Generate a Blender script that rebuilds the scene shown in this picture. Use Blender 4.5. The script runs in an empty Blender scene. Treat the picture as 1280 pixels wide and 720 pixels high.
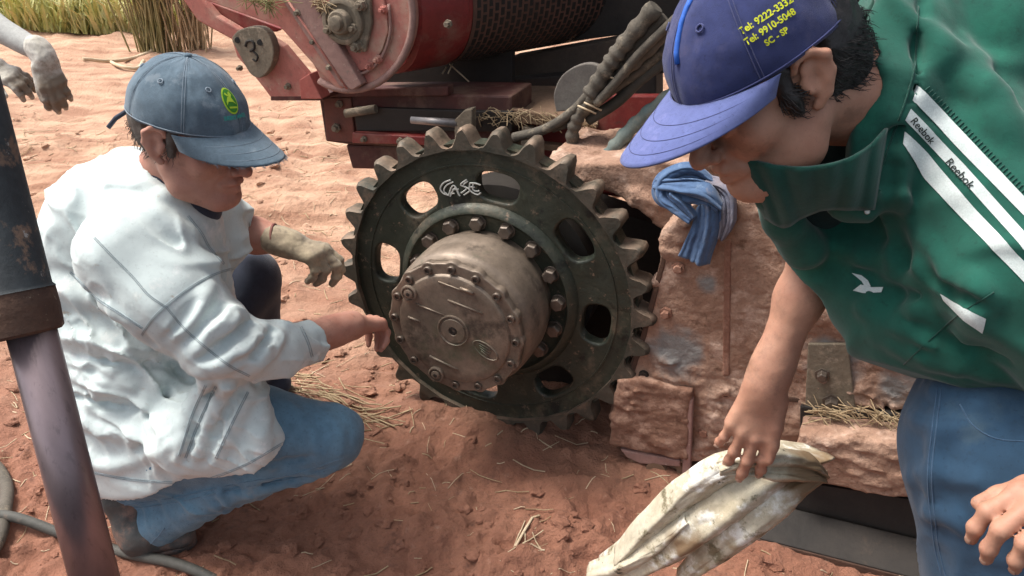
import bpy, bmesh, math, random
import numpy as np
from mathutils import Vector, Matrix, noise as mnoise
from mathutils.bvhtree import BVHTree
random.seed(7)
R = math.radians
V = Vector

# ------------------------------------------------------------ camera, world, sun
scene = bpy.context.scene
FPX = 1065.0
PITCH = R(28.0)
CAM = V((0, 0, 1.5))
cam_d = bpy.data.cameras.new("camera")
cam_d.sensor_width = 36.0
cam_d.lens = 36.0 * FPX / 1280.0
cam_d.clip_start = 0.02
cam_d.clip_end = 2000
cam = bpy.data.objects.new("camera", cam_d)
cam.location = CAM
cam.rotation_euler = (math.pi / 2 - PITCH, 0, 0)
scene.collection.objects.link(cam)
scene.camera = cam
SUN_EL, SUN_AZ = 62.0, -75.0          # azimuth from +Y (away from the camera) towards +X
world = bpy.data.worlds.new("World")
scene.world = world
world.use_nodes = True
wn = world.node_tree.nodes
sky = wn.new("ShaderNodeTexSky")
sky.sky_type = 'NISHITA'
sky.sun_disc = False
sky.sun_elevation = R(SUN_EL)
sky.sun_rotation = R(SUN_AZ)
sky.dust_density = 5.0
sky.air_density = 0.7
sky.ozone_density = 0.6
wn["Background"].inputs[1].default_value = 0.14
# thin overcast: the same sky with most of its blue washed out
hs = wn.new("ShaderNodeHueSaturation"); hs.inputs["Saturation"].default_value = 0.45
world.node_tree.links.new(sky.outputs[0], hs.inputs["Color"])
world.node_tree.links.new(hs.outputs[0], wn["Background"].inputs[0])
sun_d = bpy.data.lights.new("sun", 'SUN')
sun_d.energy = 2.1
sun_d.angle = R(22)
sun_d.color = (1.0, 0.95, 0.88)
sun = bpy.data.objects.new("sun", sun_d)
sdir = V((math.sin(R(SUN_AZ)) * math.cos(R(SUN_EL)), math.cos(R(SUN_AZ)) * math.cos(R(SUN_EL)), math.sin(R(SUN_EL))))
sun.rotation_euler = sdir.to_track_quat('Z', 'Y').to_euler()
sun.location = (0, 0, 8)
scene.collection.objects.link(sun)
scene.view_settings.view_transform = 'Standard'
scene.view_settings.look = 'None'
scene.view_settings.gamma = 1.0
scene.view_settings.exposure = 0.9

# ------------------------------------------------------------ pixel -> world
CR = V((1, 0, 0)); CF = V((0, math.cos(PITCH), -math.sin(PITCH))); CU = V((0, math.sin(PITCH), math.cos(PITCH)))
def ray(px, py):
    return CF + CR * ((px - 640) / FPX) + CU * ((360 - py) / FPX)
def at(px, py, Y):
    d = ray(px, py); return CAM + d * (Y / d.y)
def atd(px, py, t):
    return CAM + ray(px, py) * t
def gnd(px, py, z=0.0):
    d = ray(px, py); return CAM + d * ((z - 1.5) / d.z)
def cvec(r, u, tow):          # a direction given in camera terms
    return (CR * r + CU * u - CF * tow).normalized()

# ------------------------------------------------------------ numpy noise
_rng = np.random.RandomState(3)
_T = _rng.uniform(-1, 1, (8, 32, 32, 32)).astype(np.float32)
def vnoise(P, seed=0):
    P = np.asarray(P, np.float32)
    i = np.floor(P); f = P - i; i = i.astype(np.int32)
    f = f * f * (3 - 2 * f)
    T = _T[seed % 8]
    x0 = i[..., 0] & 31; y0 = i[..., 1] & 31; z0 = i[..., 2] & 31
    x1 = (x0 + 1) & 31; y1 = (y0 + 1) & 31; z1 = (z0 + 1) & 31
    fx, fy, fz = f[..., 0], f[..., 1], f[..., 2]
    a = T[x0, y0, z0] * (1 - fx) + T[x1, y0, z0] * fx
    b = T[x0, y1, z0] * (1 - fx) + T[x1, y1, z0] * fx
    c = T[x0, y0, z1] * (1 - fx) + T[x1, y0, z1] * fx
    d = T[x0, y1, z1] * (1 - fx) + T[x1, y1, z1] * fx
    return (a * (1 - fy) + b * fy) * (1 - fz) + (c * (1 - fy) + d * fy) * fz
def fbm(P, o=4, seed=0):
    P = np.asarray(P, np.float32)
    s = 0; a = 1; tot = 0
    for k in range(o):
        s = s + a * vnoise(P * (2.03 ** k) + 11.3 * k, seed + k); tot += a; a *= .5
    return s / tot
def ridge(P, o=3, seed=0):
    P = np.asarray(P, np.float32)
    s = 0; a = 1; tot = 0
    for k in range(o):
        s = s + a * (1 - 2 * np.abs(vnoise(P * (2.03 ** k) + 7.1 * k, seed + k))); tot += a; a *= .5
    return s / tot

def creases(P, A, f=6.0, w=.16, seed=0, warp=.35):
    """long thin cloth creases: crests along the zero lines of a stretched noise; A = rows that stretch space"""
    Q = P @ np.array(A, np.float32).T * f
    Q = Q + warp * np.stack([vnoise(P * 6 + 3, seed + 1), vnoise(P * 6 + 9, seed + 2), vnoise(P * 6, seed + 3)], -1)
    n = vnoise(Q, seed); m = np.clip(vnoise(P * 5 + 20, seed + 4) * 1.6 + .55, 0, 1)
    return np.exp(-(n / w) ** 2) * m

# ------------------------------------------------------------ implicit surfaces
class Field:
    def __init__(s, lo, hi, h):
        s.h = h; s.lo = np.array(lo, np.float32)
        s.n = np.ceil((np.array(hi) - s.lo) / h).astype(int) + 1
        s.V = np.full(tuple(s.n), 1.0, np.float32)
    def _sl(s, lo, hi, pad):
        a = np.clip(np.floor((np.minimum(lo, hi) - pad - s.lo) / s.h).astype(int), 0, s.n)
        b = np.clip(np.ceil((np.maximum(lo, hi) + pad - s.lo) / s.h).astype(int) + 1, 0, s.n)
        if np.any(b <= a): return None, None
        X = s.lo[0] + s.h * np.arange(a[0], b[0], dtype=np.float32)
        Y = s.lo[1] + s.h * np.arange(a[1], b[1], dtype=np.float32)
        Z = s.lo[2] + s.h * np.arange(a[2], b[2], dtype=np.float32)
        return (slice(a[0], b[0]), slice(a[1], b[1]), slice(a[2], b[2])), (X[:, None, None], Y[None, :, None], Z[None, None, :])
    def _mix(s, sl, d, k, sub):
        a = s.V[sl]
        if sub:
            d = -d
            if k > 0:
                h = np.maximum(k - np.abs(a - d), 0) / k
                s.V[sl] = np.maximum(a, d) + h * h * k * .25
            else: s.V[sl] = np.maximum(a, d)
        else:
            if k > 0:
                h = np.maximum(k - np.abs(a - d), 0) / k
                s.V[sl] = np.minimum(a, d) - h * h * k * .25
            else: s.V[sl] = np.minimum(a, d)
    def cone(s, a, b, ra, rb, k=.02, flat=None, sub=False):
        a = np.array(a, np.float32); b = np.array(b, np.float32)
        m = max(ra, rb) * (1.0 if flat is None else max(1, flat[1]))
        sl, g = s._sl(a, b, m + k + s.h * 3)
        if sl is None: return s
        x = g[0] - a[0]; y = g[1] - a[1]; z = g[2] - a[2]
        ab = b - a
        if flat is not None:
            w = np.array(flat[0], np.float32); w = w / np.linalg.norm(w); f = 1.0 / flat[1] - 1
            dt = (x * w[0] + y * w[1] + z * w[2]) * f
            x = x + dt * w[0]; y = y + dt * w[1]; z = z + dt * w[2]
            ab = ab + w * (float(ab @ w) * f)
        L = float(ab @ ab) + 1e-12
        t = np.clip((x * ab[0] + y * ab[1] + z * ab[2]) / L, 0, 1)
        d = np.sqrt((x - t * ab[0]) ** 2 + (y - t * ab[1]) ** 2 + (z - t * ab[2]) ** 2) - (ra + (rb - ra) * t)
        if flat is not None: d = d * min(1, flat[1])
        s._mix(sl, d, k, sub); return s
    def chain(s, pts, rs, k=.02, flat=None, sub=False):
        for i in range(len(pts) - 1): s.cone(pts[i], pts[i + 1], rs[i], rs[i + 1], k, flat, sub)
        return s
    def ell(s, c, r, k=.02, M=None, sub=False):
        c = np.array(c, np.float32); r = np.array(r, np.float32)
        sl, g = s._sl(c, c, float(r.max()) + k + s.h * 3)
        if sl is None: return s
        x = g[0] - c[0]; y = g[1] - c[1]; z = g[2] - c[2]
        if M is not None:
            M = np.array([[M[i][j] for j in range(3)] for i in range(3)], np.float32)   # columns = local axes
            x, y, z = (x * M[0, 0] + y * M[1, 0] + z * M[2, 0], x * M[0, 1] + y * M[1, 1] + z * M[2, 1], x * M[0, 2] + y * M[1, 2] + z * M[2, 2])
        k0 = np.sqrt((x / r[0]) ** 2 + (y / r[1]) ** 2 + (z / r[2]) ** 2)
        k1 = np.sqrt((x / r[0] ** 2) ** 2 + (y / r[1] ** 2) ** 2 + (z / r[2] ** 2) ** 2) + 1e-9
        s._mix(sl, k0 * (k0 - 1) / k1, k, sub); return s
    def box(s, c, r, M=None, rnd=.01, k=.01, sub=False):
        c = np.array(c, np.float32); r = np.array(r, np.float32)
        sl, g = s._sl(c, c, float(np.linalg.norm(r)) + k + s.h * 3)
        if sl is None: return s
        x = g[0] - c[0]; y = g[1] - c[1]; z = g[2] - c[2]
        if M is not None:
            M = np.array([[M[i][j] for j in range(3)] for i in range(3)], np.float32)
            x, y, z = (x * M[0, 0] + y * M[1, 0] + z * M[2, 0], x * M[0, 1] + y * M[1, 1] + z * M[2, 1], x * M[0, 2] + y * M[1, 2] + z * M[2, 2])
        qx = np.abs(x) - r[0] + rnd; qy = np.abs(y) - r[1] + rnd; qz = np.abs(z) - r[2] + rnd
        d = np.sqrt(np.maximum(qx, 0) ** 2 + np.maximum(qy, 0) ** 2 + np.maximum(qz, 0) ** 2) + np.minimum(np.maximum(qx, np.maximum(qy, qz)), 0) - rnd
        s._mix(sl, d, k, sub); return s
    def cut(s, p, n, k=.0):       # removes what lies on the side n points to
        n = V(n).normalized(); p = V(p)
        _, g = s._sl(s.lo, s.lo + s.h * s.n, 0)
        d = (g[0] - p[0]) * n[0] + (g[1] - p[1]) * n[1] + (g[2] - p[2]) * n[2]
        sl = tuple(slice(0, q) for q in s.V.shape)
        s._mix(sl, -d, k, True); return s
    def cutlocal(s, p, n, rad, k=.0):
        n = V(n).normalized(); p = V(p)
        sl, g = s._sl(np.array(p), np.array(p), rad)
        d = (g[0] - p[0]) * n[0] + (g[1] - p[1]) * n[1] + (g[2] - p[2]) * n[2]
        rr = np.sqrt((g[0] - p[0]) ** 2 + (g[1] - p[1]) ** 2 + (g[2] - p[2]) ** 2) - rad
        s._mix(sl, np.maximum(-d, rr), k, True); return s
    def disp(s, fn, band=.03):
        idx = np.argwhere(np.abs(s.V) < band)
        if len(idx) == 0: return s
        P = s.lo + s.h * idx.astype(np.float32)
        s.V[idx[:, 0], idx[:, 1], idx[:, 2]] += fn(P).astype(np.float32)
        return s
    def mesh(s, name):
        Vv = s.V
        Vv[0] = np.maximum(Vv[0], .001); Vv[-1] = np.maximum(Vv[-1], .001)
        Vv[:, 0] = np.maximum(Vv[:, 0], .001); Vv[:, -1] = np.maximum(Vv[:, -1], .001)
        Vv[:, :, 0] = np.maximum(Vv[:, :, 0], .001); Vv[:, :, -1] = np.maximum(Vv[:, :, -1], .001)
        I = Vv < 0
        cnt = sum(I[a:I.shape[0] - 1 + a, b:I.shape[1] - 1 + b, c:I.shape[2] - 1 + c].astype(np.uint8) for a in (0, 1) for b in (0, 1) for c in (0, 1))
        act = (cnt > 0) & (cnt < 8)
        idx = np.argwhere(act)
        vid = np.full(act.shape, -1, np.int32); vid[act] = np.arange(len(idx))
        pos = np.zeros((len(idx), 3), np.float32); n = np.zeros(len(idx), np.float32)
        cs = [(a, b, c) for a in (0, 1) for b in (0, 1) for c in (0, 1)]
        for i in range(8):
            for ax in range(3):
                if cs[i][ax] == 0:
                    c0 = np.array(cs[i]); c1 = c0.copy(); c1[ax] = 1
                    v0 = Vv[tuple((idx + c0).T)]; v1 = Vv[tuple((idx + c1).T)]
                    m = (v0 < 0) != (v1 < 0)
                    t = np.where(m, v0 / np.where(m, v0 - v1, 1), 0)
                    pos += np.where(m[:, None], c0 + t[:, None] * (c1 - c0), 0); n += m
        verts = s.lo + s.h * (idx + pos / n[:, None])
        quads = []
        for ax in range(3):
            b, c = (ax + 1) % 3, (ax + 2) % 3
            sh = [slice(None)] * 3; sh2 = [slice(None)] * 3
            sh[ax] = slice(0, -1); sh2[ax] = slice(1, None)
            A = I[tuple(sh)]; B = I[tuple(sh2)]
            e = np.argwhere(A != B)
            ok = (e[:, b] >= 1) & (e[:, c] >= 1) & (e[:, b] < vid.shape[b]) & (e[:, c] < vid.shape[c])
            e = e[ok]
            inside = A[tuple(e.T)]
            eb = np.zeros(3, int); eb[b] = 1; ec = np.zeros(3, int); ec[c] = 1
            q = np.stack([vid[tuple(e.T)], vid[tuple((e - eb).T)], vid[tuple((e - eb - ec).T)], vid[tuple((e - ec).T)]], 1)
            q[~inside] = q[~inside][:, ::-1]
            q = q[:, ::-1]
            quads.append(q)
        q = np.concatenate(quads)
        q = q[:, ::-1]
        return npmesh(name, verts, q)

def npmesh(name, verts, quads, smooth=True):
    me = bpy.data.meshes.new(name)
    nq = len(quads); k = quads.shape[1]
    me.vertices.add(len(verts)); me.vertices.foreach_set("co", np.ascontiguousarray(verts, np.float32).ravel())
    me.loops.add(nq * k); me.loops.foreach_set("vertex_index", np.ascontiguousarray(quads, np.int32).ravel())
    me.polygons.add(nq)
    me.polygons.foreach_set("loop_start", np.arange(0, nq * k, k, dtype=np.int32))
    me.polygons.foreach_set("loop_total", np.full(nq, k, np.int32))
    me.polygons.foreach_set("use_smooth", np.full(nq, smooth, bool))
    me.update(calc_edges=True)
    return me
def smoothmesh(me, it=2, lam=.5):
    n = len(me.vertices); co = np.empty(n * 3, np.float32); me.vertices.foreach_get("co", co); co = co.reshape(-1, 3)
    e = np.empty(len(me.edges) * 2, np.int32); me.edges.foreach_get("vertices", e); e = e.reshape(-1, 2)
    deg = np.bincount(e.ravel(), minlength=n).astype(np.float32)[:, None] + 1e-9
    for _ in range(it):
        for l in (lam, -lam * .98) if it > 1 else (lam,):
            sacc = np.stack([np.bincount(e[:, 0], co[e[:, 1], j], n) + np.bincount(e[:, 1], co[e[:, 0], j], n) for j in range(3)], 1)
            co = co + l * (sacc / deg - co)
    me.vertices.foreach_set("co", co.astype(np.float32).ravel()); me.update()
    return me

# ------------------------------------------------------------ objects
def link(o): scene.collection.objects.link(o); return o
def tag(o, label=None, cat=None, group=None, kind=None):
    if label: o["label"] = label
    if cat: o["category"] = cat
    if group: o["group"] = group
    if kind: o["kind"] = kind
    return o
def thing(name, loc, label, cat, group=None):
    o = bpy.data.objects.new(name, None); o.empty_display_size = .1; o.location = loc; link(o)
    return tag(o, label, cat, group)
def wloc(o):
    l = V(o.location)
    while o.parent: o = o.parent; l = l + V(o.location)
    return l
def part(name, me, m, root=None, label=None, bevel=0, origin=None, kind=None):
    """me is in world coordinates; the object's origin goes to its parent's base (or to origin)"""
    o = bpy.data.objects.new(name, me); link(o)
    if m is not None:
        me.materials.clear(); me.materials.append(m)
    base = wloc(root) if root is not None else V((0, 0, 0))
    org = V(origin) if origin is not None else base
    if org.length > 0: me.transform(Matrix.Translation(-org))
    if root is not None:
        o.parent = root
    o.location = org - base
    if bevel:
        b = o.modifiers.new("bevel", 'BEVEL'); b.width = bevel; b.segments = 2; b.limit_method = 'ANGLE'; b.angle_limit = R(40)
        b.harden_normals = False
    if label: o["label"] = label
    if kind: o["kind"] = kind
    return o
def structure(name, me, m): o = part(name, me, m); o["kind"] = "structure"; return o

class MB:
    """collects simple solids, in the space of matrix M"""
    def __init__(s, M=None): s.v = []; s.f = []; s.M = M; s.sm = []
    def add(s, vs, fs, sm=False):
        n = len(s.v)
        s.v += [tuple(s.M @ V(p)) if s.M is not None else tuple(p) for p in vs]
        s.f += [tuple(i + n for i in f) for f in fs]; s.sm += [sm] * len(fs); return s
    def box(s, c, d, X=None):
        hx, hy, hz = d[0] / 2, d[1] / 2, d[2] / 2
        vs = [V((x, y, z)) for x in (-hx, hx) for y in (-hy, hy) for z in (-hz, hz)]
        if X is not None: vs = [X @ p for p in vs]
        vs = [p + V(c) for p in vs]
        return s.add(vs, [(0, 1, 3, 2), (4, 6, 7, 5), (0, 4, 5, 1), (2, 3, 7, 6), (0, 2, 6, 4), (1, 5, 7, 3)])
    def prism(s, poly, m0, m1):          # poly in (t, z), extruded along m
        n = len(poly)
        vs = [(p[0], m0, p[1]) for p in poly] + [(p[0], m1, p[1]) for p in poly]
        fs = [tuple(range(n)), tuple(range(2 * n - 1, n - 1, -1))] + [(i, i + n, (i + 1) % n + n, (i + 1) % n) for i in range(n)]
        return s.add(vs, fs)
    def cyl(s, a, b, ra, rb=None, seg=16, sm=True):
        rb = ra if rb is None else rb
        a = V(a); b = V(b); d = (b - a).normalized(); u = d.orthogonal().normalized(); w = d.cross(u)
        vs = []
        for c, r in ((a, ra), (b, rb)):
            for i in range(seg):
                an = 2 * math.pi * i / seg; vs.append(c + u * (r * math.cos(an)) + w * (r * math.sin(an)))
        s.add(vs, [(i, (i + 1) % seg, (i + 1) % seg + seg, i + seg) for i in range(seg)], sm)
        s.add(vs[:seg], [tuple(range(seg))[::-1]]); s.add(vs[seg:], [tuple(range(seg))]); return s
    def lathe(s, o, ax, prof, seg=64, sm=False, a0=0, a1=2 * math.pi, u=None):   # prof: (along axis, radius)
        o = V(o); d = V(ax).normalized(); u = V(u).normalized() if u else d.orthogonal().normalized(); w = d.cross(u); k = len(prof)
        full = abs(a1 - a0 - 2 * math.pi) < 1e-6; ns = seg if full else seg + 1
        vs = []
        for i in range(ns):
            an = a0 + (a1 - a0) * i / seg
            e = u * math.cos(an) + w * math.sin(an)
            for (h, r) in prof: vs.append(o + d * h + e * r)
        fs = []
        for i in range(seg):
            j = (i + 1) % ns
            for q in range(k - 1): fs.append((i * k + q, j * k + q, j * k + q + 1, i * k + q + 1))
        return s.add(vs, fs, sm)
    def tube(s, pts, r, seg=8, caps=True):
        pts = [V(p) for p in pts]; n = len(pts); rs = r if isinstance(r, (list, tuple)) else [r] * n
        up = None; vs = []
        for i, p in enumerate(pts):
            d = (pts[min(i + 1, n - 1)] - pts[max(i - 1, 0)])
            if d.length < 1e-9: d = V((0, 0, 1))
            d.normalize()
            if up is None: up = d.orthogonal().normalized()
            up = (up - d * up.dot(d))
            if up.length < 1e-6: up = d.orthogonal()
            up.normalize(); w = d.cross(up)
            for k in range(seg):
                a = 2 * math.pi * k / seg; vs.append(p + up * (rs[i] * math.cos(a)) + w * (rs[i] * math.sin(a)))
        fs = [(i * seg + k, i * seg + (k + 1) % seg, (i + 1) * seg + (k + 1) % seg, (i + 1) * seg + k) for i in range(n - 1) for k in range(seg)]
        s.add(vs, fs, True)
        if caps: s.add(vs[:seg], [tuple(range(seg))[::-1]]); s.add(vs[-seg:], [tuple(range(seg))])
        return s
    def mesh(s, name, recalc=True, weld=True):
        me = bpy.data.meshes.new(name); me.from_pydata(s.v, [], s.f)
        me.polygons.foreach_set("use_smooth", np.array(s.sm, bool))
        if recalc:
            bm = bmesh.new(); bm.from_mesh(me)
            if weld: bmesh.ops.remove_doubles(bm, verts=bm.verts, dist=1e-5)
            bmesh.ops.recalc_face_normals(bm, faces=bm.faces)
            bm.to_mesh(me); bm.free()
        me.update(); return me
def autosmooth(me, ang=35):
    me.polygons.foreach_set("use_smooth", np.ones(len(me.polygons), bool))
    bm = bmesh.new(); bm.from_mesh(me)
    for e in bm.edges:
        if len(e.link_faces) == 2 and e.calc_face_angle(0) > R(ang): e.smooth = False
    bm.to_mesh(me); bm.free(); return me
def catmull(pts, n=8):
    P = [V(p) for p in pts]; P = [P[0] * 2 - P[1]] + P + [P[-1] * 2 - P[-2]]; out = []
    for i in range(1, len(P) - 2):
        for k in range(n):
            t = k / n; a, b, c, d = P[i - 1], P[i], P[i + 1], P[i + 2]
            out.append(.5 * ((2 * b) + (c - a) * t + (2 * a - 5 * b + 4 * c - d) * t * t + (3 * b - a - 3 * c + d) * t ** 3))
    out.append(P[-2]); return out
def catmull2(pts, n=8): return [(p.x, p.y) for p in catmull([V((x, y, 0)) for x, y in pts], n)]

# ------------------------------------------------------------ materials
def mat(name, c1, c2=None, scale=6.0, lo=.35, hi=.65, rough=.85, rough2=None, metal=0.0, bump=.25, bscale=60.0, dist=.004,
        extra=(), aniso=None, weave=0, spec=.5, sheen=0.0, sss=0.0, crease=0.0, cscale=6.0, grain=.68):
    """extra: list of (colour, scale, lo, hi[, stretch, upward]) layers of dirt, each a thresholded noise"""
    m = bpy.data.materials.new(name); m.use_nodes = True
    nt = m.node_tree; N = nt.nodes; L = nt.links; b = N["Principled BSDF"]
    tc = N.new("ShaderNodeTexCoord"); co = tc.outputs["Object"]
    def mapping(s):
        mp = N.new("ShaderNodeMapping"); mp.inputs["Scale"].default_value = s; L.new(co, mp.inputs[0]); return mp.outputs[0]
    base_co = mapping(aniso) if aniso else co
    def nz(scale, det=6, src=None, ro=.6):
        n = N.new("ShaderNodeTexNoise"); n.inputs["Scale"].default_value = scale; n.inputs["Detail"].default_value = det
        n.inputs["Roughness"].default_value = ro; L.new(src or base_co, n.inputs["Vector"]); return n.outputs[0]
    def rmp(v, a, z):
        r = N.new("ShaderNodeMapRange"); r.inputs[1].default_value = a; r.inputs[2].default_value = z; L.new(v, r.inputs[0]); return r.outputs[0]
    def mix(f, a, c):
        x = N.new("ShaderNodeMix"); x.data_type = 'RGBA'; L.new(f, x.inputs[0])
        for s, i in ((a, 6), (c, 7)):
            if isinstance(s, (tuple, list)): x.inputs[i].default_value = (*s, 1)
            else: L.new(s, x.inputs[i])
        return x.outputs[2]
    c2 = c2 or tuple(x * .75 for x in c1)
    f = rmp(nz(scale), lo, hi)
    col = mix(f, c1, c2)
    fine = rmp(nz(scale * 9, 8), .3, .7)
    col = mix(fine, col, mix(f, tuple(x * (grain + .08) for x in c1), tuple(x * (grain + .1) for x in c2)))
    speck = rmp(nz(max(scale * 22, 90), 6, None, .7), .56, .66)
    col = mix(speck, col, mix(f, tuple(x * grain for x in c1), tuple(x * grain for x in c2)))
    rg = None
    for e in extra:
        ec, es, el, eh = e[:4]
        src = mapping(e[4]) if len(e) > 4 and e[4] else None
        fe = rmp(nz(es, 9, src, .7), el, eh)
        if len(e) > 5 and e[5]:
            g = N.new("ShaderNodeNewGeometry"); sp = N.new("ShaderNodeSeparateXYZ"); L.new(g.outputs["Normal"], sp.inputs[0])
            up = rmp(sp.outputs[2], -.2, .8)
            mm = N.new("ShaderNodeMath"); mm.operation = 'MULTIPLY'; L.new(fe, mm.inputs[0]); L.new(up, mm.inputs[1]); fe = mm.outputs[0]
        col = mix(fe, col, ec)
        rg = fe if rg is None else rg
    L.new(col, b.inputs["Base Color"])
    if rough2 is not None:
        r = N.new("ShaderNodeMapRange"); r.inputs[1].default_value = .3; r.inputs[2].default_value = .7
        r.inputs[3].default_value = rough; r.inputs[4].default_value = rough2; L.new(nz(scale * 3), r.inputs[0]); L.new(r.outputs[0], b.inputs["Roughness"])
    else: b.inputs["Roughness"].default_value = rough
    b.inputs["Metallic"].default_value = metal
    b.inputs["Specular IOR Level"].default_value = spec
    if sheen: b.inputs["Sheen Weight"].default_value = sheen
    if sss:
        b.inputs["Subsurface Weight"].default_value = sss; b.inputs["Subsurface Radius"].default_value = (.02, .007, .004); b.inputs["Subsurface Scale"].default_value = .5
    bp = N.new("ShaderNodeBump"); bp.inputs["Strength"].default_value = bump; bp.inputs["Distance"].default_value = dist
    h = nz(bscale, 10, None, .65)
    if weave:
        w1 = N.new("ShaderNodeTexWave"); w1.inputs["Scale"].default_value = weave; w1.inputs["Distortion"].default_value = 1.0; w1.bands_direction = 'DIAGONAL'
        L.new(co, w1.inputs["Vector"])
        a = N.new("ShaderNodeMath"); a.operation = 'MULTIPLY_ADD'; L.new(w1.outputs[1], a.inputs[0]); a.inputs[1].default_value = .25; L.new(h, a.inputs[2]); h = a.outputs[0]
    L.new(h, bp.inputs["Height"])
    if crease:
        n = N.new("ShaderNodeTexNoise"); n.noise_type = 'RIDGED_MULTIFRACTAL'; n.inputs["Scale"].default_value = cscale; n.inputs["Detail"].default_value = 2.5
        n.inputs["Roughness"].default_value = .45; n.inputs["Distortion"].default_value = .9; n.normalize = True
        L.new(mapping((1, 1.3, .75)), n.inputs["Vector"])
        b2 = N.new("ShaderNodeBump"); b2.inputs["Strength"].default_value = 1.0; b2.inputs["Distance"].default_value = crease
        L.new(n.outputs[0], b2.inputs["Height"]); L.new(b2.outputs[0], bp.inputs["Normal"])
    L.new(bp.outputs[0], b.inputs["Normal"])
    return m

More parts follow.
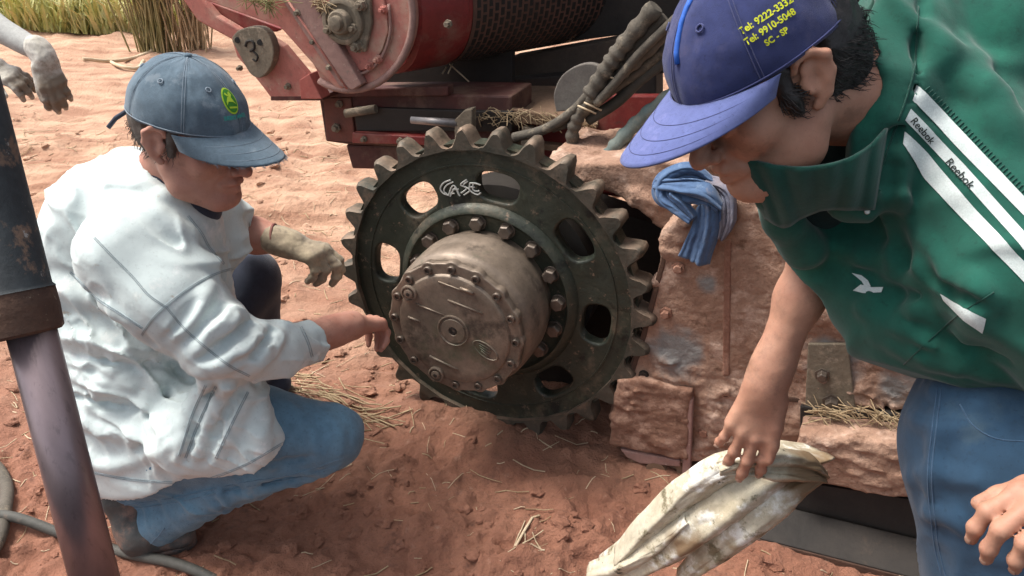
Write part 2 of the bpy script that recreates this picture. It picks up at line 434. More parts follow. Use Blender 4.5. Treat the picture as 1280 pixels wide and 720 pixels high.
DUST = (.36, .23, .155)
M = dict(
    soil=None,
    red=mat("faded red paint", (.42, .095, .075), (.50, .17, .13), 5, rough=.55, rough2=.8, bump=.35, bscale=40, dist=.003,
            extra=[((.46, .27, .20), 9, .5, .68), ((.20, .14, .10), 30, .60, .68), ((.52, .36, .28), 60, .64, .7)]),
    red_deep=mat("deep red paint", (.30, .035, .03), (.22, .03, .028), 4, rough=.4, rough2=.7, bump=.3, bscale=35, dist=.003,
            extra=[((.30, .15, .11), 7, .5, .72), ((.12, .05, .04), 22, .6, .7)]),
    pink=mat("sun faded red paint", (.52, .20, .155), (.47, .15, .12), 4, rough=.6, rough2=.85, bump=.4, bscale=45, dist=.003,
            extra=[((.46, .31, .23), 10, .48, .7), ((.25, .17, .12), 45, .62, .68), ((.60, .43, .35), 70, .64, .69)]),
    grey_red=mat("dusty grey red steel", (.33, .19, .16), (.40, .24, .2), 6, rough=.8, bump=.4, bscale=60,
            extra=[((.2, .15, .12), 30, .58, .68), ((.5, .37, .3), 80, .62, .68)]),
    dark_red=mat("dark red painted steel", (.11, .028, .022), (.07, .03, .024), 5, rough=.7, bump=.4, bscale=50,
            extra=[((.17, .10, .07), 8, .50, .68), ((.16, .09, .06), 8, .48, .68, None, True)]),
    dusty_steel=mat("dust caked steel", (.25, .2, .14), (.17, .14, .1), 14, rough=.85, bump=.6, bscale=90, dist=.004, extra=[((.38, .3, .22), 25, .55, .7)]),
    black_steel_shade=mat("grimy black steel and painted shade", (.016, .013, .011), (.032, .025, .02), 6, rough=.75, bump=.4, bscale=50, extra=[((.09, .058, .04), 7, .60, .80, None, True)]),  # real black steel; also colours the sheets that paint shade
    brown_mud=mat("dried brown mud", (.20, .125, .075), (.27, .17, .11), 8, rough=.95, bump=.8, bscale=45, dist=.006, extra=[((.34, .2, .13), 18, .55, .7)]),
    clay=mat("caked red clay", (.36, .185, .125), (.25, .115, .075), 7, rough=.96, bump=.9, bscale=55, dist=.006,
             extra=[((.47, .28, .2), 14, .52, .7), ((.15, .075, .05), 26, .6, .7)]),
    sprocket=mat("oily green black iron", (.034, .041, .030), (.062, .070, .050), 7, rough=.30, rough2=.65, metal=.25, bump=.5, bscale=55, dist=.004,
                 extra=[((.17, .135, .095), 7, .54, .70), ((.015, .017, .014), 11, .56, .64), ((.24, .17, .12), 40, .60, .68), ((.12, .15, .10), 4, .58, .7)]),
    tooth=mat("worn dusty sprocket teeth", (.045, .050, .038), (.085, .078, .06), 12, rough=.45, rough2=.8, metal=.25, bump=.6, bscale=60, extra=[((.17, .125, .09), 16, .54, .68), ((.27, .19, .135), 9, .38, .62, None, True)]),
    hub=mat("oily brown cast hub", (.30, .235, .18), (.19, .15, .115), 8, rough=.36, rough2=.6, metal=.35, bump=.3, bscale=70, dist=.002,
            extra=[((.075, .06, .048), 9, .55, .68), ((.34, .26, .19), 22, .6, .7), ((.10, .11, .07), 5, .56, .7)]),
    bolt=mat("dull steel bolts", (.19, .15, .12), (.10, .08, .065), 30, rough=.45, metal=.5, bump=.3, bscale=120, dist=.001),
    hole=mat("painted dark of recesses", (.02, .016, .013), (.03, .025, .02), 20, rough=.6, bump=.2),  # near-black painted in for the unlit depth of holes, slots and recesses
    hose=mat("dusty woven hose", (.14, .12, .095), (.08, .07, .055), 10, rough=.9, bump=.6, bscale=90, extra=[((.3, .25, .18), 20, .55, .7)]),
    hose_dark=mat("dark rubber hose", (.055, .055, .048), (.1, .095, .08), 9, rough=.7, bump=.4, bscale=60, extra=[((.25, .17, .12), 15, .55, .7, None, True)]),
    hose_teal=mat("teal ribbed hose", (.1, .15, .15), (.18, .2, .17), 14, rough=.8, bump=.4, bscale=70, extra=[((.28, .23, .17), 20, .55, .7)]),
    bluepaint=mat("worn pale blue paint", (.22, .26, .29), (.3, .28, .27), 9, rough=.8, bump=.5, bscale=60, extra=[((.4, .24, .17), 12, .45, .6)]),
    rod=mat("chromed piston rod", (.33, .26, .27), (.25, .19, .195), 4, rough=.3, rough2=.42, metal=.6, bump=.05, bscale=80, aniso=(1, 1, .1)),
    barrel=mat("chipped blue grey cylinder paint", (.06, .075, .08), (.035, .042, .046), 9, rough=.6, rough2=.85, bump=.5, bscale=45,
               extra=[((.2, .13, .09), 14, .58, .64), ((.33, .32, .3), 50, .64, .67)]),
    rust=mat("rusty brown collar", (.13, .07, .045), (.08, .045, .032), 16, rough=.9, bump=.8, bscale=60, extra=[((.3, .24, .17), 40, .6, .66)]),
    chalk=mat("white chalk", (.72, .72, .66), (.5, .5, .46), 120, rough=1, bump=.1),
    straw=mat("dry straw", (.52, .40, .24), (.36, .25, .14), 20, rough=.8, bump=.1),
    straw2=mat("pale dry straw", (.68, .55, .38), (.5, .38, .24), 20, rough=.8, bump=.1),
    grass=mat("yellow green grass", (.60, .60, .22), (.72, .64, .34), 2.5, rough=.75, bump=.1, extra=[((.34, .38, .10), 3, .5, .7)]),
    cane=mat("olive dry cane leaves", (.26, .24, .09), (.38, .31, .16), 6, rough=.8, bump=.1),
)
# ------------------------------------------------------------ ground
def ground_h(x, y):
    x = np.asarray(x, np.float32); y = np.asarray(y, np.float32)
    P = np.stack([x, y, 0 * x], -1)
    near = 1 / (1 + np.exp((y - 2.6) * 3))
    # trampled clay, near
    h = .020 * fbm(P * 3.1, 3, 1) * near + .030 * fbm(P * 7, 4, 2) * near + .022 * np.abs(fbm(P * 18, 3, 3)) * near
    cl = np.clip(fbm(P * 5.0 + 3, 2, 4) * 2.2 - .1, 0, 1)
    h = h + cl * .022 * np.maximum(ridge(P * 17, 2, 5), 0) * near
    # wheel ruts running across behind
    Q = np.stack([x * .9 + y * .12, (y + .10 * np.asarray(fbm(P * 1.7, 2, 3))) * 2.4, 0 * x], -1)
    h = h + (1 - near) * (.06 * ridge(Q * 1.1, 3, 1) + .02 * fbm(P * 5, 4, 6) + .030 * np.maximum(fbm(P * np.array([8, 14, 1], np.float32), 3, 2), -.1) * (y < 9) + .016 * ridge(Q * 4.5, 2, 3) * (y < 9))
    # loose heap under the sprocket, left of it, and the churned spot in front
    def heap(cx, cy, rx, ry, a): return a * np.exp(-((x - cx) / rx) ** 2 - ((y - cy) / ry) ** 2)
    h = h + heap(-.18, 1.95, .30, .16, .05) * (1 + .6 * fbm(P * 14, 3, 2)) + heap(.45, 1.75, .3, .12, .03)
    h = h + heap(-.09, 1.52, .12, .05, .018) - heap(-.02, 1.50, .06, .025, .03) * (1 + fbm(P * 20, 2, 1)) + heap(.03, 1.46, .05, .04, .015)
    # churned, cracked lumps where boots have trodden
    ch = heap(-.10, 1.50, .20, .10, 1) + heap(.22, 1.55, .22, .12, 1) + heap(-.62, 1.42, .20, .10, .7) + heap(.42, 1.30, .2, .08, .8) + heap(-.35, 1.75, .16, .08, .8)
    h = h + np.clip(ch, 0, 1) * (.030 * np.maximum(ridge(P * 11, 2, 3), -.2) + .012 * ridge(P * 30, 2, 4))
    return h
def make_ground():
    nu, nv = 620, 760
    v = np.linspace(0, 1, nv)
    y = np.where(v < .8, .25 + 4.4 * (v / .8) ** 1.35, 0)
    k = v >= .8
    y[k] = 4.65 * (320 / 4.65) ** ((v[k] - .8) / .2)
    u = np.linspace(-1, 1, nu)
    Y = y[None, :] + 0 * u[:, None]
    X = u[:, None] * (1.1 + 1.0 * Y)
    Z = ground_h(X, Y)
    verts = np.stack([X, Y, Z], -1).reshape(-1, 3)
    i = np.arange(nu - 1)[:, None] * nv + np.arange(nv - 1)[None, :]
    q = np.stack([i, i + nv, i + nv + 1, i + 1], -1).reshape(-1, 4)
    return npmesh("ground", verts, q)
def soil_material():
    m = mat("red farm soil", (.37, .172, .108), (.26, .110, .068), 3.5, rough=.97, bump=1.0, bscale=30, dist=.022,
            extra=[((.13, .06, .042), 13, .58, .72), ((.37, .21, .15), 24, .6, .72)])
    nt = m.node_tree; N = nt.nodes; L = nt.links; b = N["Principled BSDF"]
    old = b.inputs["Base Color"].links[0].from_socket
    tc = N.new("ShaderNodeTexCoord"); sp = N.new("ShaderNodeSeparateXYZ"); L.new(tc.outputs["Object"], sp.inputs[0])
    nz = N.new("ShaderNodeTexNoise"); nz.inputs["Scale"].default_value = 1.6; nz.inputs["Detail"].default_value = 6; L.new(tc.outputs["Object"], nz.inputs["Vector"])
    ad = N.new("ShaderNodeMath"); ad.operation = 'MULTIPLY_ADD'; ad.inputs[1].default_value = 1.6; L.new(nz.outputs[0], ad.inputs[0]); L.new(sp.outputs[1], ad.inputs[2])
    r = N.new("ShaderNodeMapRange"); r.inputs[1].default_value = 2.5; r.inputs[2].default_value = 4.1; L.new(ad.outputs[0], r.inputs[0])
    # paler sand colour, mixed in with distance along the ground
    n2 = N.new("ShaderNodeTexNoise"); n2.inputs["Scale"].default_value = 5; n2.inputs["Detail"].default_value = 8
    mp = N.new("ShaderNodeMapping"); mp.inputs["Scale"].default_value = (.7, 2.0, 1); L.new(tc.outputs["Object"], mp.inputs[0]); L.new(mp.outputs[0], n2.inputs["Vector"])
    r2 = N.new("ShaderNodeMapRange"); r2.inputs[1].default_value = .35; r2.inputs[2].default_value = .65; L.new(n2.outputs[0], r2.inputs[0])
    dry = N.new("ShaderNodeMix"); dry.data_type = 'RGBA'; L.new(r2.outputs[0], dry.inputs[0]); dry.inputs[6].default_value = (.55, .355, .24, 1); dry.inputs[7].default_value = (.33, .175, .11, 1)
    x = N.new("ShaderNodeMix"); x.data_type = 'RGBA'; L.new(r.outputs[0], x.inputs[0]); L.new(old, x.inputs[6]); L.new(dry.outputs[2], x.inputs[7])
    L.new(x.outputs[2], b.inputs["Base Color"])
    return m
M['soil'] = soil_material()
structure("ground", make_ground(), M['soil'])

def gz(x, y): return float(ground_h(np.array([x]), np.array([y]))[0])

# loose clods and straw litter: nobody could count them
def scatter_clods():
    rs = np.random.RandomState(5)
    ico = bmesh.new(); bmesh.ops.create_icosphere(ico, subdivisions=2, radius=1)
    bv = np.array([v.co[:] for v in ico.verts]); bf = np.array([[v.index for v in f.verts] for f in ico.faces]); ico.free()
    n = 9000
    vs, fs = [], []
    y = .9 + 4.5 * rs.rand(n) ** 1.3; x = (rs.rand(n) * 2 - 1) * (.9 * y + .3)
    dens = fbm(np.stack([x * 2.2, y * 2.2, 0 * x], -1), 3, 2)
    keep = rs.rand(n) < np.clip(.45 + dens * 1.6, .05, 1)
    x, y = x[keep], y[keep]; z = ground_h(x, y)
    for i in range(len(x)):
        s = .0026 + .015 * rs.rand() ** 4
        if y[i] > 2.4: s *= 1.3
        d = bv * (s * (1 + .35 * rs.randn(len(bv))[:, None] * .6)) * np.array([1 + .5 * rs.rand(), 1 + .4 * rs.rand(), .6])
        vs.append(d + [x[i], y[i], z[i] + s * .15]); fs.append(bf + i * len(bv))
    me = npmesh("soil_clods", np.concatenate(vs), np.concatenate(fs), False)
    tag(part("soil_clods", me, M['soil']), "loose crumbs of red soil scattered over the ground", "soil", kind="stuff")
scatter_clods()
def straw_piece(mb, p, L, ang, w=.0022, tilt=.0, bend=.3):
    d = V((math.cos(ang), math.sin(ang), 0)); s = V((-d.y, d.x, 0)); pts = []
    for k in range(4):
        u = k / 3 - .5; q = V(p) + d * (u * L) + s * (bend * L * (u * u - .12)); q.z = gz(q.x, q.y) + w * .8 + tilt * (u + .5) * L
        pts.append(q)
    mb.tube(pts, w, 4)
def scatter_straw():
    a, b2 = MB(), MB()
    for i in range(2400):
        y = .95 + 4.5 * random.random() ** 1.2; x = random.uniform(-1, 1) * (.7 * y + .2)
        if y < 1.7 and random.random() < .6: continue
        straw_piece(a if random.random() < .6 else b2, (x, y, 0), (.012 + .06 * random.random() ** 2.2) * (1 + .25 * y), random.gauss(.1, 1.0), random.uniform(.0005, .0013) * (1 + .2 * y), random.uniform(0, .12), random.uniform(-.3, .3))
    tag(part("straw_litter", a.mesh("straw_litter", weld=False), M['straw2']), "bits of pale straw strewn over the red soil", "straw", kind="stuff")
    tag(part("straw_litter", b2.mesh("straw_litter", weld=False), M['straw']), "bits of brown straw strewn over the red soil", "straw", kind="stuff")
scatter_straw()
# the bundle of stalks by the crouching knee, and the broken stalk in front
def stalk_bundle():
    a = MB()
    for i in range(46):
        px = random.uniform(365, 480); py = 488 + (px - 365) * .42 + random.gauss(0, 11); g = gnd(px, py)
        straw_piece(a, (g.x, g.y, 0), random.uniform(.08, .26), R(-24) + random.gauss(0, .35), random.uniform(.0012, .0024), random.uniform(0, .12), random.uniform(-.2, .2))
    tag(part("straw_bundle", a.mesh("straw_bundle", weld=False), M['straw'], origin=gnd(420, 510)), "loose bundle of dry straw lying between the knee and the sprocket", "straw")
    b = MB(); g = gnd(660, 668); ang = math.atan2(gnd(682, 640).y - gnd(640, 698).y, gnd(682, 640).x - gnd(640, 698).x)
    straw_piece(b, (g.x, g.y, 0), .125, ang, .0040, .02, .03)
    for k, (dx, dy, l, da) in enumerate([(-.02, -.02, .07, .1), (.012, -.03, .06, -.5), (-.008, -.035, .05, .5), (.02, -.045, .05, .9)]):
        straw_piece(b, (g.x + dx, g.y + dy, 0), l, ang + da, .0016, .05, .1)
    tag(part("straw_stalk", b.mesh("straw_stalk", weld=False), M['straw2'], origin=g), "split pale stalk lying alone on the clay in the foreground", "straw")
stalk_bundle()
# root-like twigs on the sand behind
for lab, pl in (("thin pale twig with a fork on the sand above the cap", [(118, 84), (150, 78), (178, 72), (204, 68)]), ("curled pale root lying on the sand above the cap", [(150, 76), (158, 90), (170, 97), (186, 96), (194, 88)])):
    a = MB(); pts = [gnd(x - 12, y) for x, y in pl]
    for p in pts: p.z = gz(p.x, p.y) + .02
    a.tube(catmull(pts, 5), .014, 6); tag(part("twig", a.mesh("twig"), M['straw2'], origin=pts[0]), lab, "twig")
a = MB()
pts = [gnd(x, y) for x, y in [(104, 42), (120, 33), (135, 29), (150, 28)]]
for p in pts: p.z = gz(p.x, p.y) + .02
a.tube(catmull(pts, 5), .025, 6); tag(part("twig", a.mesh("twig"), M['brown_mud'], origin=pts[0]), "short dark stick lying below the grass verge", "twig")

def grass_verge():
    rs = np.random.RandomState(8); n = 26000
    x = rs.uniform(-9, 1.5, n); y = 7.6 + .25 * np.sin(x * 2.1) + 4.5 * rs.rand(n) ** 1.5
    z = ground_h(x, y); L = rs.uniform(.15, .6, n) * (1 + .4 * (y > 8.5)); an = rs.rand(n) * 6.28; lean = rs.uniform(.2, 1.1, n)
    wx, wy = np.cos(an + 1.57) * .009, np.sin(an + 1.57) * .009
    vs = np.zeros((n, 5, 3))
    for k, t in enumerate((0, .55, 1)):
        cx = x + np.cos(an) * L * lean * t * t * .8; cy = y + np.sin(an) * L * lean * t * t * .8; cz = z + L * (t - .35 * lean * t * t)
        if k < 2:
            vs[:, 2 * k] = np.stack([cx - wx, cy - wy, cz], -1); vs[:, 2 * k + 1] = np.stack([cx + wx, cy + wy, cz], -1)
        else: vs[:, 4] = np.stack([cx, cy, cz], -1)
    base = np.arange(n)[:, None] * 5
    q = np.concatenate([base + [0, 1, 3], base + [0, 3, 2], base + [2, 3, 4]])
    tag(part("grass_verge", npmesh("grass_verge", vs.reshape(-1, 3), q), M['grass']), "strip of long yellow green grass beyond the sandy track", "grass", kind="stuff")
grass_verge()
def cane_clump(px, w, n, lab, seed, mt):
    rs = random.Random(seed); g = gnd(px, 66); a = MB()
    for i in range(n):
        bx, by = g.x + rs.gauss(0, w), g.y + rs.gauss(0, w * .7); H = rs.uniform(.5, 1.7); ln = rs.gauss(0, .12); ly = rs.gauss(0, .08)
        dr = rs.uniform(.0, .35) if rs.random() < .35 else 0
        sx = rs.choice((-1, 1))
        pts = [(bx, by, gz(bx, by)), (bx + ln * .4 * H, by + ly * .4 * H, H * .45), (bx + ln * H + sx * dr * .5, by + ly * H, H * .9), (bx + ln * 1.2 * H + sx * dr, by + ly * H, H * (1 - dr))]
        a.tube(catmull(pts, 3), [.009] * 4 + [.007] * 3 + [.005] * 2 + [.003] if False else .007, 4, False)
    tag(part("cane_clump", a.mesh("cane_clump", weld=False), mt, origin=g), lab, "cane plant", "clumps of dry cane behind the cap")
cane_clump(186, .05, 22, "thinnest wispy clump of dry cane, left of the others", 1, M['cane'])
cane_clump(205, .06, 60, "olive clump of dry cane rising right behind the blue cap", 2, M['cane'])
cane_clump(243, .07, 60, "straw coloured clump of dry cane beside the red beam", 3, M['straw'])

# ------------------------------------------------------------ machine space: t along the track, m away from the camera, z up
TH = R(22)
S = at(619, 355, 2.0)
MT = V((math.cos(TH), -math.sin(TH), 0)); MM = V((math.sin(TH), math.cos(TH), 0))
ML = Matrix(((MT.x, MM.x, 0, S.x), (MT.y, MM.y, 0, S.y), (0, 0, 1, S.z), (0, 0, 0, 1)))
MLi = ML.inverted()
def onm(px, py, m):
    """(t, z) where the sight line of a pixel meets the plane m"""
    d = ray(px, py); k = (m - (CAM - S).dot(MM)) / d.dot(MM); q = MLi @ (CAM + d * k); return (q.x, q.z)
def on3(px, py, m): t, z = onm(px, py, m); return V((t, m, z))
def w3(px, py, m): return ML @ on3(px, py, m)
def pp(pts, m): return [onm(x, y, m) for x, y in pts]

# sprocket wheel with its hub
sp = thing("drive_sprocket", ML @ V((0, 0, -.44)), "big oily toothed sprocket wheel with round hub and CASE chalked on it", "sprocket")
def curve_plate(name, outer, holes, thick, bev, Mx):
    cu = bpy.data.curves.new(name, 'CURVE'); cu.dimensions = '2D'; cu.fill_mode = 'BOTH'; cu.extrude = max(thick / 2 - bev, 0); cu.bevel_depth = bev; cu.bevel_resolution = 2; cu.offset = -bev
    for pl in [outer] + holes:
        s = cu.splines.new('POLY'); s.points.add(len(pl) - 1)
        for i, p in enumerate(pl): s.points[i].co = (p[0], p[1], 0, 1)
        s.use_cyclic_u = True
    o = bpy.data.objects.new(name, cu); link(o); dg = bpy.context.evaluated_depsgraph_get(); dg.update()
    me = bpy.data.meshes.new_from_object(o.evaluated_get(dg)); bpy.data.objects.remove(o); bpy.data.curves.remove(cu)
    me.transform(Mx); me.name = name; return me
XY = ML @ Matrix(((1, 0, 0, 0), (0, 0, -1, 0), (0, 1, 0, 0), (0, 0, 0, 1)))      # curve x,y -> t,z ; curve z -> -m (towards camera)
SH = .034; NT = 30; RO, RI = .436, .393
def ring(r, n=180): return [(r * math.cos(2 * math.pi * i / n), r * math.sin(2 * math.pi * i / n)) for i in range(n)]
slots = []
for k in range(8):
    a0 = R(130) - k * R(45) - R(1); pl = []
    for (dr, da, sa) in ((1, 1, 0), (1, -1, -1), (-1, -1, -2), (-1, 1, -3)):
        pass
    n = 30; rm, hr, ha = .297, .037, .055
    for i in range(n):
        th = 2 * math.pi * i / n; c, s_ = math.cos(th), math.sin(th)
        e = lambda v, p: math.copysign(abs(v) ** p, v)
        ta = ha * e(c, .62); tr = hr * e(s_, .75); rr = rm + tr; an = a0 + ta / rm
        pl.append((rr * math.cos(an), rr * math.sin(an)))
    slots.append(pl)
plate = curve_plate("plate", ring(.395), slots + [ring(.15, 64)], .036, .006, XY @ Matrix.Translation((0, 0, SH)))
autosmooth(plate); part("plate", plate, M['sprocket'], sp)
# rim band under the teeth, raised ring lips, dished flange
mb = MB(ML); mb.lathe((0, -SH, 0), (0, -1, 0), [(-.022, .38), (-.024, .402), (.022, .402), (.0185, .395), (.0178, .385)], 120)
part("rim", autosmooth(mb.mesh("rim")), M['sprocket'], sp)
def tooth_me(i):
    # one tooth: rounded tip, flared root, 0.05 wide, with worn irregular flanks
    rs = random.Random(i); half = math.pi / NT; out = []
    prof = [(-1.0, 0.0), (-.80, .07), (-.64, .25), (-.50, .55), (-.36, .84), (-.16, 1.0), (.08, .98), (.24, .84), (.40, .58), (.58, .28), (.78, .08), (1.0, 0.0)]
    wear = rs.uniform(.88, 1.08)
    a0 = 2 * math.pi * i / NT + R(2); n = len(prof); vs = []
    for mz, sc, hh in ((-.031, .84, .84), (-.020, .98, 1.0), (.018, .98, 1.0), (.029, .86, .86)):
        for (u, h) in prof:
            r = RI + (RO + .008 - RI) * h * wear * hh + rs.gauss(0, .0012); an = a0 + u * half * (sc if h > .03 else 1)
            vs.append((r * math.cos(an), mz - SH, r * math.sin(an)))
        an0, an1 = a0 - half, a0 + half
        vs += [((RI - .004) * math.cos(an1), mz - SH, (RI - .004) * math.sin(an1)), ((RI - .004) * math.cos(an0), mz - SH, (RI - .004) * math.sin(an0))]
    k = n + 2; fs = [tuple(range(k)), tuple(range(4 * k - 1, 3 * k - 1, -1))]
    for L_ in range(3):
        for q in range(k): fs.append((L_ * k + q, L_ * k + (q + 1) % k, (L_ + 1) * k + (q + 1) % k, (L_ + 1) * k + q))
    b = MB(ML); b.add(vs, fs); me = autosmooth(b.mesh("tooth"), 50); return me
for i in range(NT): part("tooth", tooth_me(i), M['tooth'], sp)
mb = MB(ML)
mb.lathe((0, -SH, 0), (0, -1, 0), [(.012, .352), (.0205, .349), (.0205, .346), (.012, .343)], 96)
part("raised_ring", autosmooth(mb.mesh("raised_ring"), 60), M['sprocket'], sp)
mb = MB(ML); mb.lathe((0, 0, 0), (0, -1, 0), [(.03, .252), (.056, .248), (.062, .240), (.070, .233), (.071, .226), (.063, .221), (.058, .213), (.058, .15), (-.05, .15)], 96)
part("flange", autosmooth(mb.mesh("flange"), 60), M['sprocket'], sp)
HB = .058
for k in range(16):
    a = 2 * math.pi * k / 16 + R(5); c = V((.2 * math.cos(a), -HB, .2 * math.sin(a))); b = MB(ML)
    b.cyl(c, c + V((0, -.005, 0)), .0215, .021, 20)
    hx = random.random()
    me_ax = V((0, -1, 0)); b.lathe(c + V((0, -.005, 0)), me_ax, [(0, .0), (0, .0188), (.016, .0188), (.020, .016), (.020, 0)], 6, False, hx, hx + 2 * math.pi)
    part("bolt", b.mesh("bolt"), M['bolt'], sp, bevel=.001)
mb = MB(ML)
mb.lathe((0, 0, 0), (0, -1, 0), [(.04, .178), (.085, .179), (.095, .186), (.11, .188), (.15, .188), (.156, .186), (.165, .187), (.20, .185), (.214, .180), (.222, .175), (.236, .175)], 96)
part("barrel", autosmooth(mb.mesh("barrel"), 50), M['hub'], sp)
# cover: lobed flange with socket bolts
HF = .236
cov = [( (.174 + .006 * max(0, math.cos(16 * (2 * math.pi * i / 320))) ) * math.cos(2 * math.pi * i / 320), (.174 + .006 * max(0, math.cos(16 * (2 * math.pi * i / 320)))) * math.sin(2 * math.pi * i / 320)) for i in range(320)]
cme = curve_plate("cover_plate", cov, [], .022, .003, XY @ Matrix.Translation((0, 0, HF + .006)))
cover = part("cover_plate", autosmooth(cme), M['hub'], sp)
zf = HF + .017
mb = MB(ML); mb.lathe((0, 0, 0), (0, -1, 0), [(zf - .001, .148), (zf + .006, .144), (zf + .007, .142), (zf + .007, .122), (zf + .0085, .06), (zf + .009, .042), (zf + .009, .0)], 96)
part("cover_face", autosmooth(mb.mesh("cover_face"), 60), M['hub'], sp)
zc = zf + .0075
for k in range(16):
    a = 2 * math.pi * k / 16; c = V((.1605 * math.cos(a), -zf, .1605 * math.sin(a))); b = MB(ML)
    b.lathe(c, (0, -1, 0), [(-.001, .0105), (.006, .0105), (.0075, .0095), (.0075, .0058), (.003, .0056), (.003, 0)], 14, True)
    part("socket_bolt", autosmooth(b.mesh("socket_bolt"), 40), M['bolt'], sp)
def bosses(px, py, prof, nm):
    t, z = onm(px, py, -zc); b = MB(ML); b.lathe((t, -zc, z), (0, -1, 0), prof, 28); o = part(nm, autosmooth(b.mesh(nm), 40), M['hub'], sp); return t, z
ct, cz = bosses(567, 413, [(-.001, .042), (.004, .042), (.005, .039), (.001, .036), (.001, .033), (.005, .031), (.0055, .012), (.004, .011)], "centre_boss")
b = MB(ML); b.lathe((ct, -zc - .0042, cz), (0, -1, 0), [(0, .011), (.001, .010), (.001, .0055), (-.004, .005), (-.004, 0)], 6); part("socket", b.mesh("socket"), M['hole'], sp)
for (px, py) in ((512, 366), (546, 467)):
    bosses(px, py, [(-.001, .021), (.006, .021), (.0075, .019), (.0075, .017), (.003, .016), (.003, .012), (.009, .0115), (.010, .009), (.010, 0)], "drain_plug")
    t, z = onm(px, py, -zc); b = MB(ML); b.lathe((t, -zc - .0102, z), (0, -1, 0), [(0, .0055), (.0005, .005), (.0005, 0)], 6); part("socket", b.mesh("socket"), M['hole'], sp)
t, z = onm(607, 438, -zc); b = MB(ML)
pts = [V((t + .031 * math.cos(a), -zc - .001, z + .020 * math.sin(a) - .012 * math.cos(a))) for a in [2 * math.pi * i / 40 for i in range(41)]]
b.tube(pts, .0022, 6, False)
for q in range(4): b.tube([V((t - .018 + .002 * q, -zc - .001, z + .012 - .007 * q + .006)), V((t + .016 - .002 * q, -zc - .001, z + .012 - .007 * q - .008))], .0015, 5)
part("cast_mark", b.mesh("cast_mark"), M['hub'], sp)
for (x0, y0, x1, y1, r) in ((560, 375, 603, 392, .0026), (575, 360, 592, 367, .004), (537, 445, 572, 462, .003), (520, 380, 560, 396, .0022), (510, 396, 525, 402, .003), (548, 352, 590, 368, .002)):
    b = MB(ML); b.tube([on3(x0, y0, -zc - .001), on3(x1, y1, -zc - .001)], r, 8); part("cast_rib", b.mesh("cast_rib"), M['hub'], sp)
# the chalked word, traced as strokes on the plate face
def strokes(lines, m, r, name, mt, root):
    b = MB(ML)
    for pl in lines: b.tube(catmull([on3(x, y, m) for x, y in pl], 4), r, 5)
    part(name, b.mesh(name, weld=False), mt, root)
def cz_(pl): return [(530 + x / 12.0, 200 + y / 12.0) for x, y in pl]
strokes([cz_(p) for p in ([(400, 300), (300, 340), (245, 425), (290, 500), (370, 530)], [(440, 330), (340, 380), (300, 460), (350, 520)], [(370, 530), (420, 400), (470, 400), (540, 540)], [(395, 545), (430, 470), (470, 420), (500, 470), (525, 530)], [(400, 500), (460, 500)], [(430, 440), (520, 440)],
         [(640, 295), (550, 370), (640, 420), (570, 490), (550, 480)], [(655, 320), (590, 380), (690, 450), (600, 525)],
         [(690, 340), (690, 455), (800, 520), (850, 490)], [(690, 345), (770, 350), (850, 375)], [(740, 350), (735, 440), (790, 470), (830, 460)], [(690, 400), (760, 410)])],
        -.0200 - SH, .0022, "chalk_lettering", M['chalk'], sp)
# carrier behind the sprocket, coloured black to paint the dark behind the slots
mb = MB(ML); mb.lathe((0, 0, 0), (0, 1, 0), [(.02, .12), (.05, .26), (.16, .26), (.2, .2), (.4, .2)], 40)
part("carrier", autosmooth(mb.mesh("carrier")), M['hole'], sp)

